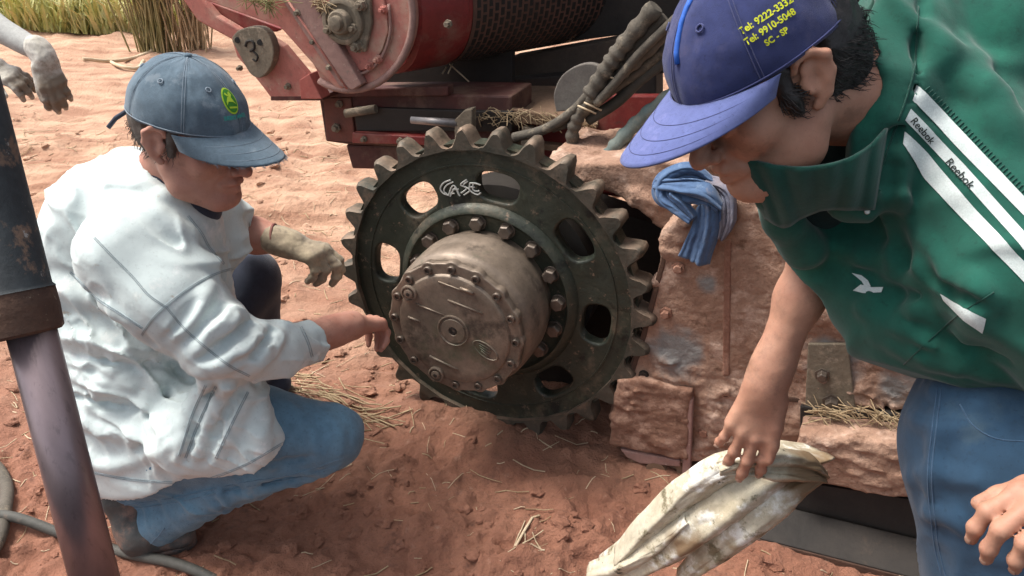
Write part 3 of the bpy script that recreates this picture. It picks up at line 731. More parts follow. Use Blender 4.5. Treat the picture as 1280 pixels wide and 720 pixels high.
# ------------------------------------------------------------ track frame, one muddy solid block with its own pieces
tf = thing("crawler_undercarriage", ML @ V((.75, .05, -S.z)), "clay caked crawler track frame reaching from the sprocket to the lower right", "track frame")
def poly_sdf(P2, poly):
    poly = np.array(poly, np.float32); d = np.full(len(P2), 1e9, np.float32); sgn = np.ones(len(P2), np.float32); n = len(poly)
    for i in range(n):
        a = poly[i]; b = poly[i - 1]; e = b - a; w = P2 - a
        t = np.clip((w @ e) / float(e @ e), 0, 1); dd = ((w - t[:, None] * e) ** 2).sum(1); d = np.minimum(d, dd)
        c1 = P2[:, 1] >= a[1]; c2 = P2[:, 1] < b[1]; c3 = e[0] * w[:, 1] > e[1] * w[:, 0]
        fl = (c1 & c2 & c3) | (~c1 & ~c2 & ~c3); sgn = np.where(fl, -sgn, sgn)
    return sgn * np.sqrt(d)
def mud_solid(name, plates, h, amp, seed, mt, root, extra=None, rnd=.006):
    """plates: (polygon in (t,z), m0, m1); the solids are joined, rounded and roughened with clods in machine space"""
    allp = np.array([p for pl, m0, m1 in plates for p in pl]); ms = [m for pl, a, b_ in plates for m in (a, b_)]
    lo = (allp[:, 0].min() - .04, min(ms) - .04, allp[:, 1].min() - .04); hi = (allp[:, 0].max() + .04, max(ms) + .04, allp[:, 1].max() + .04)
    F = Field(lo, hi, h); nx, ny, nz_ = F.V.shape
    T = F.lo[0] + h * np.arange(nx); Zz = F.lo[2] + h * np.arange(nz_); Mm = F.lo[1] + h * np.arange(ny)
    P2 = np.stack(np.meshgrid(T, Zz, indexing='ij'), -1).reshape(-1, 2).astype(np.float32)
    for pl, m0, m1 in plates:
        d2 = poly_sdf(P2, pl).reshape(nx, 1, nz_) + rnd; dm = (np.maximum(m0 - Mm, Mm - m1).reshape(1, ny, 1) + rnd).astype(np.float32)
        d = np.sqrt(np.maximum(d2, 0) ** 2 + np.maximum(dm, 0) ** 2) + np.minimum(np.maximum(d2, dm), 0) - rnd
        F._mix(tuple(slice(0, q) for q in F.V.shape), d, .02, False)
    if extra: extra(F)
    def dn(P):
        lump = fbm(P * 8, 2, seed); g = np.clip(lump * 3.2 + .45, 0.08, 1)
        # clay smeared in horizontal flakes
        Q = P * np.array([13, 13, 34], np.float32)
        A3 = np.array([1, 1, 1.9], np.float32)
        slab = .5 + .5 * np.tanh(6 * (fbm(P * 9 * A3, 3, seed + 1) + .05)); s2 = .5 + .5 * np.tanh(5 * fbm(P * 27 * A3, 2, seed + 3))
        fl = np.maximum(ridge(P * np.array([16, 16, 46], np.float32) + .6 * vnoise(P * 10, 2)[:, None], 3, seed + 5), -.3)
        return -amp * (.15 + .85 * g) * (.45 * slab + .25 * s2 + .42 * fl + .35 * np.abs(fbm(P * 50, 3, seed + 2)))
    F.disp(dn, .035)
    me = F.mesh(name); me.transform(ML); return part(name, me, mt, root)
def patchy(m0):
    # bare worn paint shows through the clay in a few patches (object space, fixed to the frame)
    m = mat(m0, (.46, .29, .205), (.32, .18, .12), 7, rough=.95, bump=1.0, bscale=30, dist=.012,
            extra=[((.56, .39, .30), 12, .52, .66), ((.17, .09, .055), 18, .57, .68)])  # the dark layer paints the shade of crevices into the clay
    return m
clay2 = patchy("clay crusted frame")
def add_patch(m, spots, col):
    nt = m.node_tree; N = nt.nodes; L = nt.links; b = N["Principled BSDF"]; tc = N.new("ShaderNodeTexCoord")
    for (c, r) in spots:
        src = b.inputs["Base Color"].links[0].from_socket
        mp = N.new("ShaderNodeVectorMath"); mp.operation = 'DISTANCE'; nzz = N.new("ShaderNodeTexNoise"); nzz.inputs["Scale"].default_value = 22; nzz.inputs["Detail"].default_value = 6
        L.new(tc.outputs["Object"], nzz.inputs["Vector"]); L.new(tc.outputs["Object"], mp.inputs[0]); mp.inputs[1].default_value = c
        ad = N.new("ShaderNodeMath"); ad.operation = 'MULTIPLY_ADD'; ad.inputs[1].default_value = r * 1.6; L.new(nzz.outputs[0], ad.inputs[0]); L.new(mp.outputs["Value"], ad.inputs[2])
        r_ = N.new("ShaderNodeMapRange"); r_.inputs[1].default_value = r * 1.95; r_.inputs[2].default_value = r * 1.35; L.new(ad.outputs[0], r_.inputs[0])
        x = N.new("ShaderNodeMix"); x.data_type = 'RGBA'; L.new(r_.outputs[0], x.inputs[0]); L.new(src, x.inputs[6]); x.inputs[7].default_value = (*col, 1); L.new(x.outputs[2], b.inputs["Base Color"])
FM = -.04                                      # plane of the frame's outer face
tfo = V(tf.location)
add_patch(clay2, [(w3(884, 355, FM) - tfo, .025), (w3(848, 440, FM) - tfo, .07), (w3(1045, 450, FM) - tfo, .07), (w3(1125, 480, FM) - tfo, .05)], (.25, .235, .22))
CLAYB = mat("dark caked clay", (.30, .165, .11), (.22, .11, .072), 8, rough=.96, bump=1, bscale=60, dist=.006, extra=[((.46, .29, .21), 16, .5, .66), ((.13, .065, .04), 26, .6, .7)])
mud_solid("corner_block", [(pp([(772, 476), (800, 474), (864, 490), (858, 574), (762, 555)], FM - .03), FM - .03, FM + .04)], .0048, .018, 7, CLAYB, tf, rnd=.004)
face = pp([(836, 292), (872, 262), (990, 236), (1180, 300), (1420, 420), (1420, 620), (1130, 505), (1010, 505), (1000, 592), (855, 572), (785, 545), (780, 480), (803, 420)], FM)
ledge = pp([(700, 212), (1000, 225), (1300, 300), (1300, 420), (880, 330), (838, 300)], FM + .12)
inner = pp([(900, 300), (1420, 420), (1420, 700), (900, 560)], FM + .1)
mud_solid("side_plate", [(face, FM, FM + .05), (inner, FM + .05, FM + .2)], .0048, .022, 1, clay2, tf)
mud_solid("top_ledge", [(pp([(690, 205), (800, 255), (846, 300), (1010, 345), (1300, 480), (1300, 330), (1010, 215), (860, 200)], FM + .10), FM + .09, FM + .38)], .0075, .024, 3, clay2, tf)
# lower beam, the grassy lip above it
LB = FM - .10
mud_solid("lower_beam", [(pp([(1000, 545), (1180, 560), (1420, 610), (1420, 700), (1150, 622), (1000, 600)], LB), LB, LB + .2)], .0055, .016, 5, clay2, tf)
mb = MB(ML); mb.prism(pp([(1000, 508), (1150, 520), (1420, 570), (1420, 600), (1150, 548), (1000, 540)], FM - .02), FM - .02, FM + .1)
part("ledge_strip", mb.mesh("ledge_strip"), M['black_steel_shade'], tf, bevel=.004)
# vertical edge bar and the small roller beneath the plate
mb = MB(ML); mb.prism(pp([(855, 500), (866, 500), (862, 610), (852, 610)], FM - .03), FM - .03, FM - .01); part("edge_bar", mb.mesh("edge_bar"), M['grey_red'], tf, bevel=.003)
mb = MB(ML); c = on3(822, 584, FM - .01); mb.lathe(c, (0, -1, 0), [(-.09, .04), (-.05, .075), (0, .08), (.012, .07), (.012, .055), (.0, .05), (.0, .03), (.02, .028), (.02, 0)], 40)
part("roller", autosmooth(mb.mesh("roller"), 50), M['brown_mud'], tf)
mb = MB(ML); q = pp([(775, 562), (850, 576), (850, 584), (800, 580), (783, 572)], FM - .03); mb.prism(q, FM - .03, FM - .005); part("roller_guard", mb.mesh("roller_guard"), M['grey_red'], tf, bevel=.004)
for (px, py, r) in ((1040, 503, .016), (1045, 522, .013), (1028, 468, .012)):
    mb = MB(ML); c = on3(px, py, FM - .012); mb.lathe(c, (0, -1, 0), [(-.01, r * 1.5), (.004, r * 1.5), (.004, r), (.018, r), (.02, r * .8), (.02, 0)], 6); part("bolt", mb.mesh("bolt"), M['bolt'], tf, bevel=.001)
mb = MB(ML); mb.prism(pp([(1010, 430), (1060, 430), (1068, 500), (1075, 540), (1005, 535)], FM - .014), FM - .014, FM - .004); part("bracket", mb.mesh("bracket"), M['dusty_steel'], tf, bevel=.003)
mb = MB(ML); c = on3(805, 468, FM - .004)
mb.lathe(c, (0, -1, 0), [(.0, .013), (.012, .012), (.012, .007), (-.01, .006), (-.01, 0)], 16); part("grease_hole", mb.mesh("grease_hole"), M['hole'], tf)
# bare plate edges showing through the clay
for nm_, pl_ in (("edge_plate", [(834, 292), (841, 294), (808, 420), (788, 482), (781, 480), (801, 419)]), ("weld_strip", [(866, 488), (1002, 498), (1002, 504), (866, 494)]), ("cover_strap", [(905, 300), (914, 300), (912, 470), (903, 470)])):
    mb = MB(ML); mb.prism(pp(pl_, FM - .006), FM - .006, FM + .03); part(nm_, mb.mesh(nm_), M['rust'] if nm_ != "cover_strap" else M['clay'], tf, bevel=.003)
for (px, py) in ((848, 335), (832, 392), (880, 540), (940, 545), (940, 480)):
    mb = MB(ML); c = on3(px, py, FM - .008); mb.lathe(c, (0, -1, 0), [(-.008, .017), (.002, .016), (.002, .011), (.012, .011), (.013, .009), (.013, 0)], 6); part("bolt", mb.mesh("bolt"), M['clay'], tf, bevel=.001)
# black sheet painting the unlit gap of the fork behind the sprocket
mb = MB(ML); mb.prism(pp([(700, 240), (845, 290), (838, 470), (770, 560), (640, 560), (640, 300)], FM + .26), FM + .26, FM + .34); part("fork_shade", mb.mesh("fork_shade"), M['black_steel_shade'], tf)
mb = MB(ML); mb.prism(pp([(960, 596), (1420, 670), (1420, 760), (1150, 700), (960, 652)], LB + .03), LB + .03, LB + .06); part("recess_shade", mb.mesh("recess_shade"), M['black_steel_shade'], tf)  # black sheet paints in the shade of the recess under the beam
# dry grass caught on the lip
def caught_grass(pl, m, n, name, root, mt, L0=.03, sd=4):
    rs = random.Random(sd); b = MB(ML)
    for i in range(n):
        k = rs.random() * (len(pl) - 1); j = int(k); f = k - j; x = pl[j][0] * (1 - f) + pl[j + 1][0] * f; y = pl[j][1] * (1 - f) + pl[j + 1][1] * f
        c = on3(x + rs.gauss(0, 5), y + rs.gauss(0, 4), m - .004 - rs.random() * .02); L_ = rs.uniform(.4, 1.6) * L0; d = V((rs.gauss(0, 1), rs.gauss(0, .3), rs.gauss(0, .5))).normalized()
        b.tube([c - d * L_, c + V((0, -.004, .006)), c + d * L_], rs.uniform(.0007, .0016), 4, False)
    o = part(name, b.mesh(name, weld=False), mt, root); o["kind"] = "stuff"; return o
caught_grass([(1010, 520), (1070, 515), (1135, 528), (1200, 545)], FM - .03, 130, "caught_grass", tf, M['straw'])
caught_grass([(1030, 560), (1120, 570), (1125, 605), (1040, 590)], FM - .06, 90, "caught_straw", tf, M['straw2'], .014, 6)

# track shoe under the frame
ts = thing("track_shoe", w3(1050, 660, FM - .06), "flat dark steel track shoe lying under the muddy beam", "track shoe")
mb = MB(ML); q0, q1 = MLi @ gnd(940, 648, .035), MLi @ gnd(1250, 725, .035); X = Matrix.Rotation(math.atan2(q0.z - q1.z, q1.x - q0.x), 3, 'Y')
cc = (q0 + q1) / 2
mb.box(cc, ((q1 - q0).length, .10, .012), Matrix.Rotation(math.atan2(q1.y - q0.y, q1.x - q0.x), 3, 'Z') @ Matrix.Rotation(R(20), 3, 'X')); part("shoe_plate", mb.mesh("shoe_plate"), M['black_steel_shade'], ts, bevel=.003)
mb = MB(ML); mb.box(cc + V((0, -.045, -.03)), ((q1 - q0).length, .010, .03), Matrix.Rotation(math.atan2(q1.y - q0.y, q1.x - q0.x), 3, "Z")); part("grouser", mb.mesh("grouser"), M["rust"], ts, bevel=.003)

# blue cloth on the frame

def ribbon(pts, ws, pleat, nw, seed, nrm, bulge=.014, wsc=1.0):
    """a thin pleated strip of cloth along pts"""
    P = catmull(pts, 14); nU = 44; vs = []; rs = random.Random(seed); ph = rs.random() * 6
    for i, p in enumerate(P):
        k = i / (len(P) - 1); d = (P[min(i + 1, len(P) - 1)] - P[max(i - 1, 0)]).normalized(); s_ = d.cross(nrm).normalized(); n_ = s_.cross(d)
        kk = k * (len(ws) - 1); j = min(int(kk), len(ws) - 2); w = (ws[j] * (1 - kk + j) + ws[j + 1] * (kk - j)) * wsc
        for u in range(nU + 1):
            t = u / nU * 2 - 1; e = 1 + .10 * mnoise.noise(V((k * 5, t * 2, seed)))
            off = pleat * math.sin(t * nw * (1 + .15 * math.sin(k * 4 + ph)) + ph + k * 2.2) + .35 * pleat * math.sin(t * nw * 2.7 + k * 7) + .5 * pleat * mnoise.noise(p * 30 + V((t * 2, 0, seed))) + .32 * pleat * mnoise.noise(p * 70 + V((t * 6, 0, seed))) + .16 * pleat * mnoise.noise(p * 140 + V((t * 14, 0, seed))) - bulge * t * t
            vs.append(tuple(p + s_ * (w * t * e) - n_ * off * (-1) + V((0, 0, .006 * mnoise.noise(V((t * 3, k * 3, seed + 4)))))))
    q = [(i * (nU + 1) + u, (i + 1) * (nU + 1) + u, (i + 1) * (nU + 1) + u + 1, i * (nU + 1) + u + 1) for i in range(len(P) - 1) for u in range(nU)]
    return npmesh("rag", np.array(vs), np.array(q))
def rag():
    th = thing("blue_rag", w3(860, 250, FM), "faded blue rag draped over the top edge of the muddy frame", "rag")
    m = mat("faded blue cotton", (.065, .125, .25), (.09, .165, .30), 14, rough=.9, bump=.3, bscale=200, dist=.001, extra=[((.3, .25, .24), 9, .6, .75), ((.17, .25, .38), 26, .58, .7)], sheen=.2)
    nn = -MM
    def pc(nm, pts, ws, pl, nw, sd, mt=m):
        o = part(nm, ribbon(pts, ws, pl * 1.2, nw * .75, sd, nn, .014, .95 if "bunched" in nm else .84), mt, th); md = o.modifiers.new("solid", 'SOLIDIFY'); md.thickness = .0035; md.offset = 0; o["label"] = nm.replace("_", " ") + " of the rag"
    pc("hanging_tail", [w3(872, 232, FM - .02), w3(884, 258, FM - .045), w3(880, 290, FM - .055), w3(866, 328, FM - .055)], [.014, .030, .036, .042], .0045, 7, 3)
    pc("bunched_fold", [w3(890, 232, FM - .0), w3(862, 221, FM - .01), w3(838, 230, FM - .03), w3(832, 246, FM - .05), w3(846, 260, FM - .06), w3(864, 276, FM - .065)], [.012, .030, .036, .030, .026, .012], .006, 8, 5)
    pc("upper_fold", [w3(818, 232, FM - .03), w3(850, 238, FM - .055), w3(878, 246, FM - .06), w3(900, 262, FM - .05)], [.016, .030, .030, .010], .006, 7, 8)
    pc("stained_fold", [w3(882, 228, FM - .0), w3(905, 243, FM - .02), w3(908, 275, FM - .035), w3(900, 300, FM - .04)], [.016, .022, .022, .008], .005, 6, 9, mat("grey stained cotton", (.25, .21, .22), (.16, .17, .23), 20, rough=.9, bump=.3, bscale=150))
rag()

# ------------------------------------------------------------ the red harvester body
hv = thing("harvester", ML @ V((.2, .5, -S.z)), "red crawler cane harvester body with a rounded side plate above the sprocket", "harvester")
A0 = .22
def plate(name, pts, m0, d, mt, bev=.004, root=None, smooth=0):
    mb = MB(ML); mb.prism(pp(catmull2(pts, smooth) if smooth else pts, m0), m0, m0 + d); return part(name, mb.mesh(name), mt, root or hv, bevel=bev)
# rounded end plate: straight flank then an arc about the bearing
cx, cy, rr = 440, 22, 84
arc = [(cx + 78 * math.cos(a), cy + 92 * math.sin(a)) for a in [R(-40 + i * 8) for i in range(21)]]
o_plate = [(505, -260)] + [(518, -60)] + arc + [(395, 88), (352, 10), (300, -90), (250, -260)]
plate("end_plate", o_plate, A0, .03, M['pink'], .006)
rim_pts = [(518, -60)] + arc
b = MB(ML); b.tube([on3(x - 2, y - 1, A0 - .004) for x, y in rim_pts], .010, 8); part("plate_lip", b.mesh("plate_lip"), M['grey_red'], hv)
# inner access panel with a curved groove and bolts
inn = [(477, -10), (484, 15), (485, 40), (478, 62), (468, 78), (455, 88), (440, 90), (426, 80), (410, 52), (398, 30), (400, -40), (470, -60)]
plate("access_panel", inn, A0 - .008, .009, M['pink'], .003)
b = MB(ML); b.tube(catmull([on3(x, y, A0 - .008) for x, y in [(486, 5), (488, 38), (481, 64), (469, 82), (455, 91), (440, 92), (425, 84), (408, 56)]], 4), .0045, 6); part("panel_seam", b.mesh("panel_seam"), M['grey_red'], hv)
for (px, py) in ((480, 12), (473, 74), (432, 83), (401, 33), (463, 82)):
    c = on3(px, py, A0 - .010); b = MB(ML); b.lathe(c, (0, -1, 0), [(0, .014), (.003, .014), (.003, .010), (.016, .010), (.016, 0)], 6); b.cyl(c + V((0, -.015, 0)), c + V((0, -.024, 0)), .005)
    part("bolt", b.mesh("bolt"), M['pink'], hv, bevel=.001)
# angle iron crossing in front, with its bright edge
plate("angle_iron", [(325, -40), (366, -40), (452, 106), (441, 113), (424, 108)], A0 - .035, .034, M['grey_red'], .004)
b = MB(ML); b.tube([on3(346, -20, A0 - .036), on3(434, 111, A0 - .036)], .0035, 6); part("angle_edge", b.mesh("angle_edge"), M['pink'], hv)
plate("gusset", [(285, -60), (330, -40), (374, 30), (430, 109), (424, 114), (398, 88), (350, 34), (255, 0), (225, -60)], A0 - .012, .02, M['pink'], .004)
plate("trough_wall", [(190, -60), (229, 0), (247, 26), (289, 49), (300, 40), (345, 40), (352, 36), (255, 0), (225, -60)], A0 + .05, .02, M['red_deep'], .003)
plate("lower_arm", [(180, -60), (229, 0), (247, 26), (289, 49), (296, 71), (322, 101), (338, 122), (378, 122), (386, 96), (354, 58), (330, 42), (300, 38), (270, 20), (240, -15), (215, -60)], A0 + .02, .028, M['pink'], .005)
plate("arm_edge", [(338, 120), (404, 120), (404, 126), (338, 126)], A0 + .02, .2, M['dark_red'], .003)
plate("arm_cheek", [(374, 100), (386, 92), (402, 124), (376, 124)], A0 - .0, .05, M['red'], .003)
cvp = catmull2([(290, 46), (298, 38), (312, 34), (328, 36), (338, 48), (342, 66), (338, 84), (328, 96), (320, 97), (311, 90), (300, 70), (290, 52)], 4)
cov_ = plate("pivot_cover", cvp, A0 - .012, .03, M['dusty_steel'], .003)
for (px, py) in ((297, 50), (325, 53)):
    b = MB(ML); b.cyl(on3(px, py, A0 - .0125), on3(px, py, A0 - .016), .0095, .0085, 14); part("bolt_hole", b.mesh("bolt_hole"), M['hole'], cov_)
b = MB(ML); b.tube(catmull([on3(x, y, A0 - .013) for x, y in [(307, 58), (309, 52), (316, 52), (318, 60), (313, 64)]], 4), .004, 6); b.tube(catmull([on3(x, y, A0 - .013) for x, y in [(315, 63), (322, 70), (320, 76), (316, 74)]], 4), .003, 6)
part("clip", b.mesh("clip"), M['black_steel_shade'], cov_)
# flanged bearing
bh = None
plate("bearing_flange", [(447, -14), (462, -6), (464, 30), (456, 66), (444, 64), (412, 42), (404, 28), (412, 0)], A0 - .024, .016, M['dusty_steel'], .005)
b = MB(ML); c = on3(430, 26, A0 - .024); b.lathe(c, (0, -1, 0), [(0, .064), (.012, .062), (.016, .056), (.016, .048), (.010, .046), (.010, .034), (.03, .032), (.034, .028), (.034, .02), (.05, .019), (.052, .015), (.052, 0)], 36)
part("bearing_housing", autosmooth(b.mesh("bearing_housing"), 40), M['dusty_steel'], hv)
for (px, py) in ((453, 6), (448, 58), (414, 36), (445, 34)):
    b = MB(ML); c = on3(px, py, A0 - .024); b.lathe(c, (0, -1, 0), [(0, .018), (.004, .018), (.004, .014), (.02, .014), (.021, .012), (.021, 0)], 6); b.cyl(c + V((0, -.02, 0)), c + V((0, -.032, 0)), .007)
    part("bolt", b.mesh("bolt"), M['dusty_steel'], hv, bevel=.001)
caught_grass([(305, -4), (330, 2), (345, 8)], A0 - .04, 60, "caught_leaves", hv, M['cane'], .04, 9)
caught_grass([(392, -2), (404, 8), (410, 12)], A0 - .02, 50, "caught_straw", hv, M['straw'], .02, 10)
# the drum behind the plate: painted at its end, perforated further in
dc = onm(438, 10, A0 + .03); rd = abs(onm(517, 10, A0 + .03)[0] - dc[0]) * .985
DAX = V((.50, .866, 0)); DU = V((.866, -.5, 0))
b = MB(ML); b.lathe(V((dc[0], A0 + .03, dc[1])), DAX, [(.10, rd*.93), (.11, rd*1.0), (.26, rd), (.265, rd - .006), (.28, rd - .006)], 90); part("drum_end", autosmooth(b.mesh("drum_end"), 40), M['red_deep'], hv)
b = MB(ML); b.lathe(V((dc[0], A0 + .03, dc[1])) + DAX * .28, DAX, [(0, rd - .004), (1.3, rd - .004), (1.3, 0)], 90); part("drum_cage", autosmooth(b.mesh("drum_cage"), 40), mat("brown dusty cage", (.17, .085, .06), (.11, .06, .042), 9, rough=.9, bump=.5, bscale=60), hv)
b = MB(ML)
for i in range(30):
    for j in range(26):
        a = R(-95 + i * 4.4); yy = .30 + j * .042 + (i % 2) * .021; e = DU * math.cos(a) + V((0, 0, 1)) * math.sin(a); q = V((dc[0], A0 + .03, dc[1])) + DAX * yy + e * (rd - .004); tn = DU * -math.sin(a) + V((0, 0, 1)) * math.cos(a)
        vs = [q + e * .0015 + tn * (sx * .011) + DAX * (sy * .006) for sx, sy in ((-1, -1), (1, -1), (1, 1), (-1, 1))]
        vs += [v_ - e * .006 for v_ in vs]
        b.add(vs, [(0, 1, 2, 3), (0, 4, 5, 1), (1, 5, 6, 2), (2, 6, 7, 3), (3, 7, 4, 0)])
o = part("cage_slots", b.mesh("cage_slots", weld=False), M['hole'], hv); o["kind"] = "stuff"
b = MB(ML)
for (x0, y0, x1, y1) in ((562, 80, 586, 102), (558, 84, 553, 92), (566, 78, 560, 92)): b.tube([on3(x0, y0, A0 + .3), on3(x1, y1, A0 + .25)], .0022, 4)
part("caught_stalks", b.mesh("caught_stalks"), M['straw2'], hv)
# the big hull above and behind, out of frame at the top
mb = MB(ML); mb.box((1.5, 1.75, 1.55), (2.8, 1.7, 1.3)); mb.box((.9, .95, 1.75), (2.6, 1.3, .8)); part("hull", mb.mesh("hull"), M['dark_red'], hv, bevel=.02)
mb = MB(ML); hm = A0 + .62
mb.prism(pp([(500, -700), (1700, -700), (1700, 90), (900, 25), (792, 42), (703, 53), (690, 46), (640, 66), (600, 84), (520, 92)], hm), hm, hm + .06); part("hull_dark_wall", mb.mesh("hull_dark_wall"), M['black_steel_shade'], hv, bevel=.004)  # black wall added to make the space under the hull dark
# undercarriage blocks below the plate
plate("cross_block", [(398, 118), (560, 118), (640, 120), (640, 188), (560, 186), (435, 181), (407, 177)], A0 + .12, .16, M['dark_red'], .006)
plate("shadow_sheet", [(470, 60), (640, 60), (640, 130), (470, 128)], A0 + .40, .03, M['black_steel_shade'], .004)  # black sheet added to stand for the shadow behind the drum
plate("cross_tube", [(404, 112), (560, 108), (560, 120), (404, 122)], A0 + .10, .04, M['dark_red'], .004)
plate("cross_face", [(404, 122), (438, 122), (444, 178), (408, 176)], A0 + .11, .012, mat("brown red painted steel", (.2, .06, .04), (.13, .06, .045), 6, rough=.8, bump=.4), .003)
plate("recess", [(442, 134), (640, 140), (640, 165), (446, 164)], A0 + .105, .02, M['hole'], .003)  # near-black plate on the block, painting the dark of a recess
plate("cross_flange", [(440, 166), (545, 172), (545, 182), (440, 179)], A0 + .085, .04, M['red_deep'], .003)
plate("lower_block", [(432, 181), (520, 184), (560, 186), (560, 214), (440, 211)], A0 + .14, .3, M['dark_red'], .006)
b = MB(ML); b.tube([on3(432, 142, A0 + .08), on3(470, 136, A0 + .09)], .013, 10); part("pin", b.mesh("pin"), M['dusty_steel'], hv)
b = MB(ML); b.cyl(on3(514, 150, A0 + .02), on3(572, 154, A0 + .04), .010, .012, 14); part("rod", b.mesh("rod"), mat("bare steel rod", (.4, .38, .37), (.3, .27, .26), 20, rough=.4, metal=.5, bump=.1), hv)
plate("rod_bracket", [(568, 150), (580, 138), (590, 136), (590, 178), (568, 178)], A0 + .03, .03, M['dusty_steel'], .003)
# beams running to the right
plate("upper_beam", [(600, 88), (640, 72), (820, 40), (900, 30), (900, 80), (780, 100), (640, 108)], A0 + .55, .08, mat("dark dusty beam", (.085, .062, .045), (.06, .045, .035), 7, rough=.9, bump=.4), .006)
plate("mid_beam", [(570, 112), (600, 102), (820, 84), (820, 128), (640, 120), (575, 128)], A0 + .5, .1, M['black_steel_shade'], .006)
plate("deck_plate", [(590, 142), (640, 136), (700, 146), (745, 156), (745, 162), (690, 158), (640, 146), (592, 150)], A0 + .12, .02, M['brown_mud'], .003)
mb = MB(ML)
qa = [on3(590, 143, A0 + .12), on3(745, 157, A0 + .12), on3(770, 108, A0 + .5), on3(545, 106, A0 + .42)]; mb.add(qa + [p_ - V((0, 0, .012)) for p_ in qa],
       [(0, 1, 2, 3), (7, 6, 5, 4), (0, 4, 5, 1), (1, 5, 6, 2), (2, 6, 7, 3), (3, 7, 4, 0)]); part("deck", mb.mesh("deck"), M['brown_mud'], hv)
caught_grass([(600, 146), (660, 145), (740, 158)], A0 + .115, 90, "deck_straw", hv, M['straw'], .02, 12)
plate("rear_panel", [(585, 150), (745, 160), (900, 170), (900, 262), (720, 240), (585, 200)], A0 + .2, .04, M['red_deep'], .004)
plate("far_plate", [(745, 120), (960, 120), (960, 262), (740, 240)], A0 + .16, .03, M['red_deep'], .004)
plate("post", [(906, 224), (962, 214), (968, 268), (925, 275)], FM + .03, .05, mat("rusty red post", (.2, .07, .05), (.15, .06, .045), 8, rough=.85, bump=.5), .005)
for (px, py, m_, r) in ((612, 176, A0 + .19, .012), (640, 190, A0 + .19, .012), (612, 205, A0 + .19, .012), (420, 160, A0 + .10, .010), (424, 130, A0 + .10, .008), (770, 170, A0 + .15, .012), (790, 210, A0 + .15, .012), (455, 174, A0 + .08, .007), (500, 176, A0 + .08, .007), (300, 85, A0 + .015, .006), (360, 108, A0 + .015, .007), (392, 52, A0 - .03, .007), (372, 16, A0 - .035, .007), (412, 84, A0 - .035, .007), (560, 30, A0 + .01, .008)):
    b = MB(ML); c = on3(px, py, m_); b.lathe(c, (0, -1, 0), [(-.004, r * 1.5), (.003, r * 1.5), (.003, r), (.013, r), (.014, r * .8), (.014, 0)], 6); part("bolt", b.mesh("bolt"), M['dusty_steel'], hv, bevel=.001)
plate("upright", [(652, 158), (664, 160), (662, 200), (650, 198)], A0 + .12, .03, M['dusty_steel'], .003)
plate("stiffener", [(560, 168), (700, 182), (700, 190), (560, 176)], A0 + .16, .03, M['brown_mud'], .003)
# hydraulic hoses
def hose(name, pts, r, mt, ribs=0, seg=12, root=None, label=None):
    P = catmull(pts, 10)
    if ribs:
        rs_ = [r * (1 + .10 * (1 if (i // 2) % 2 == 0 else -1)) for i in range(len(P))]
    else: rs_ = r
    b = MB(); b.tube(P, rs_, seg); return part(name, b.mesh(name), mt, root, label=label)
H = A0 - .02
def hp(pl): return [w3(x, y, m) for x, y, m in pl]
plate("oval_plate", catmull2([(695, 140), (692, 118), (702, 95), (722, 82), (742, 80), (756, 92), (740, 122), (716, 138)], 4), H + .03, .02, mat("grey dusty plate", (.2, .18, .155), (.15, .13, .115), 20, rough=.9, bump=.3), .003)
hose("hose", hp([(642, 172, H), (680, 162, H), (715, 140, H), (745, 108, H), (775, 78, H), (830, 20, H)]), .013, M['hose'], 0, root=hv)
hose("hose", hp([(738, 118, H - .02), (760, 84, H - .02), (780, 56, H - .02), (820, 8, H - .02)]), .021, M['hose'], 1, root=hv)
hose("hose", hp([(716, 200, H), (716, 165, H), (728, 138, H), (760, 104, H), (790, 80, H), (840, 34, H)]), .017, M['hose'], 1, root=hv)
hose("hose", hp([(690, 160, H + .02), (720, 148, H + .02), (765, 112, H + .02), (800, 88, H + .02), (850, 45, H + .02)]), .013, M['hose'], 0, root=hv)
hose("hose", hp([(745, 130, H - .03), (772, 100, H - .03), (800, 66, H - .03), (850, 18, H - .03)]), .011, M['hose'], 0, root=hv)
hose("hose", hp([(735, 150, H + .03), (770, 128, H + .03), (800, 100, H + .03), (850, 60, H + .03)]), .015, M['hose_dark'], 0, root=hv)
hose("hose", hp([(748, 222, H - .04), (757, 204, H - .04), (768, 184, H - .04), (800, 150, H), (850, 110, H)]), .018, M['hose_teal'], 1, root=hv)
hose("hose", hp([(815, 222, H), (835, 196, H), (860, 165, H), (890, 120, H)]), .012, M['hose'], 1, root=hv)
hose("hose", hp([(832, 224, H), (850, 200, H), (880, 168, H), (905, 140, H)]), .010, M['hose'], 0, root=hv)
for q0, q1 in (((722, 132), (745, 142)), ((730, 128), (752, 138)), ((752, 92), (772, 100))):
    b = MB(); b.tube([w3(*q0, H - .03), w3(*q1, H - .03)], .0026, 5); part("hose_tie", b.mesh("hose_tie"), M['straw2'], hv)
# dry weeds beyond the hoses
def weeds():
    rs = random.Random(14); a = MB(ML)
    for i in range(420):
        c = on3(rs.uniform(835, 965), rs.uniform(190, 262), A0 + .08 + rs.random() * .12); d = V((rs.gauss(-.2, .6), rs.gauss(0, .4), rs.uniform(.1, 1))).normalized(); L_ = rs.uniform(.03, .09)
        a.tube([c, c + d * L_ * .6, c + d * L_ + V((rs.gauss(0, .02), 0, -.01))], rs.uniform(.001, .003), 4, False)
    tag(part("dry_weeds", a.mesh("dry_weeds", weld=False), M['cane'], origin=w3(890, 262, A0 + .1)), "tangle of dry olive weeds behind the blue rag", "weeds", kind="stuff")
weeds()

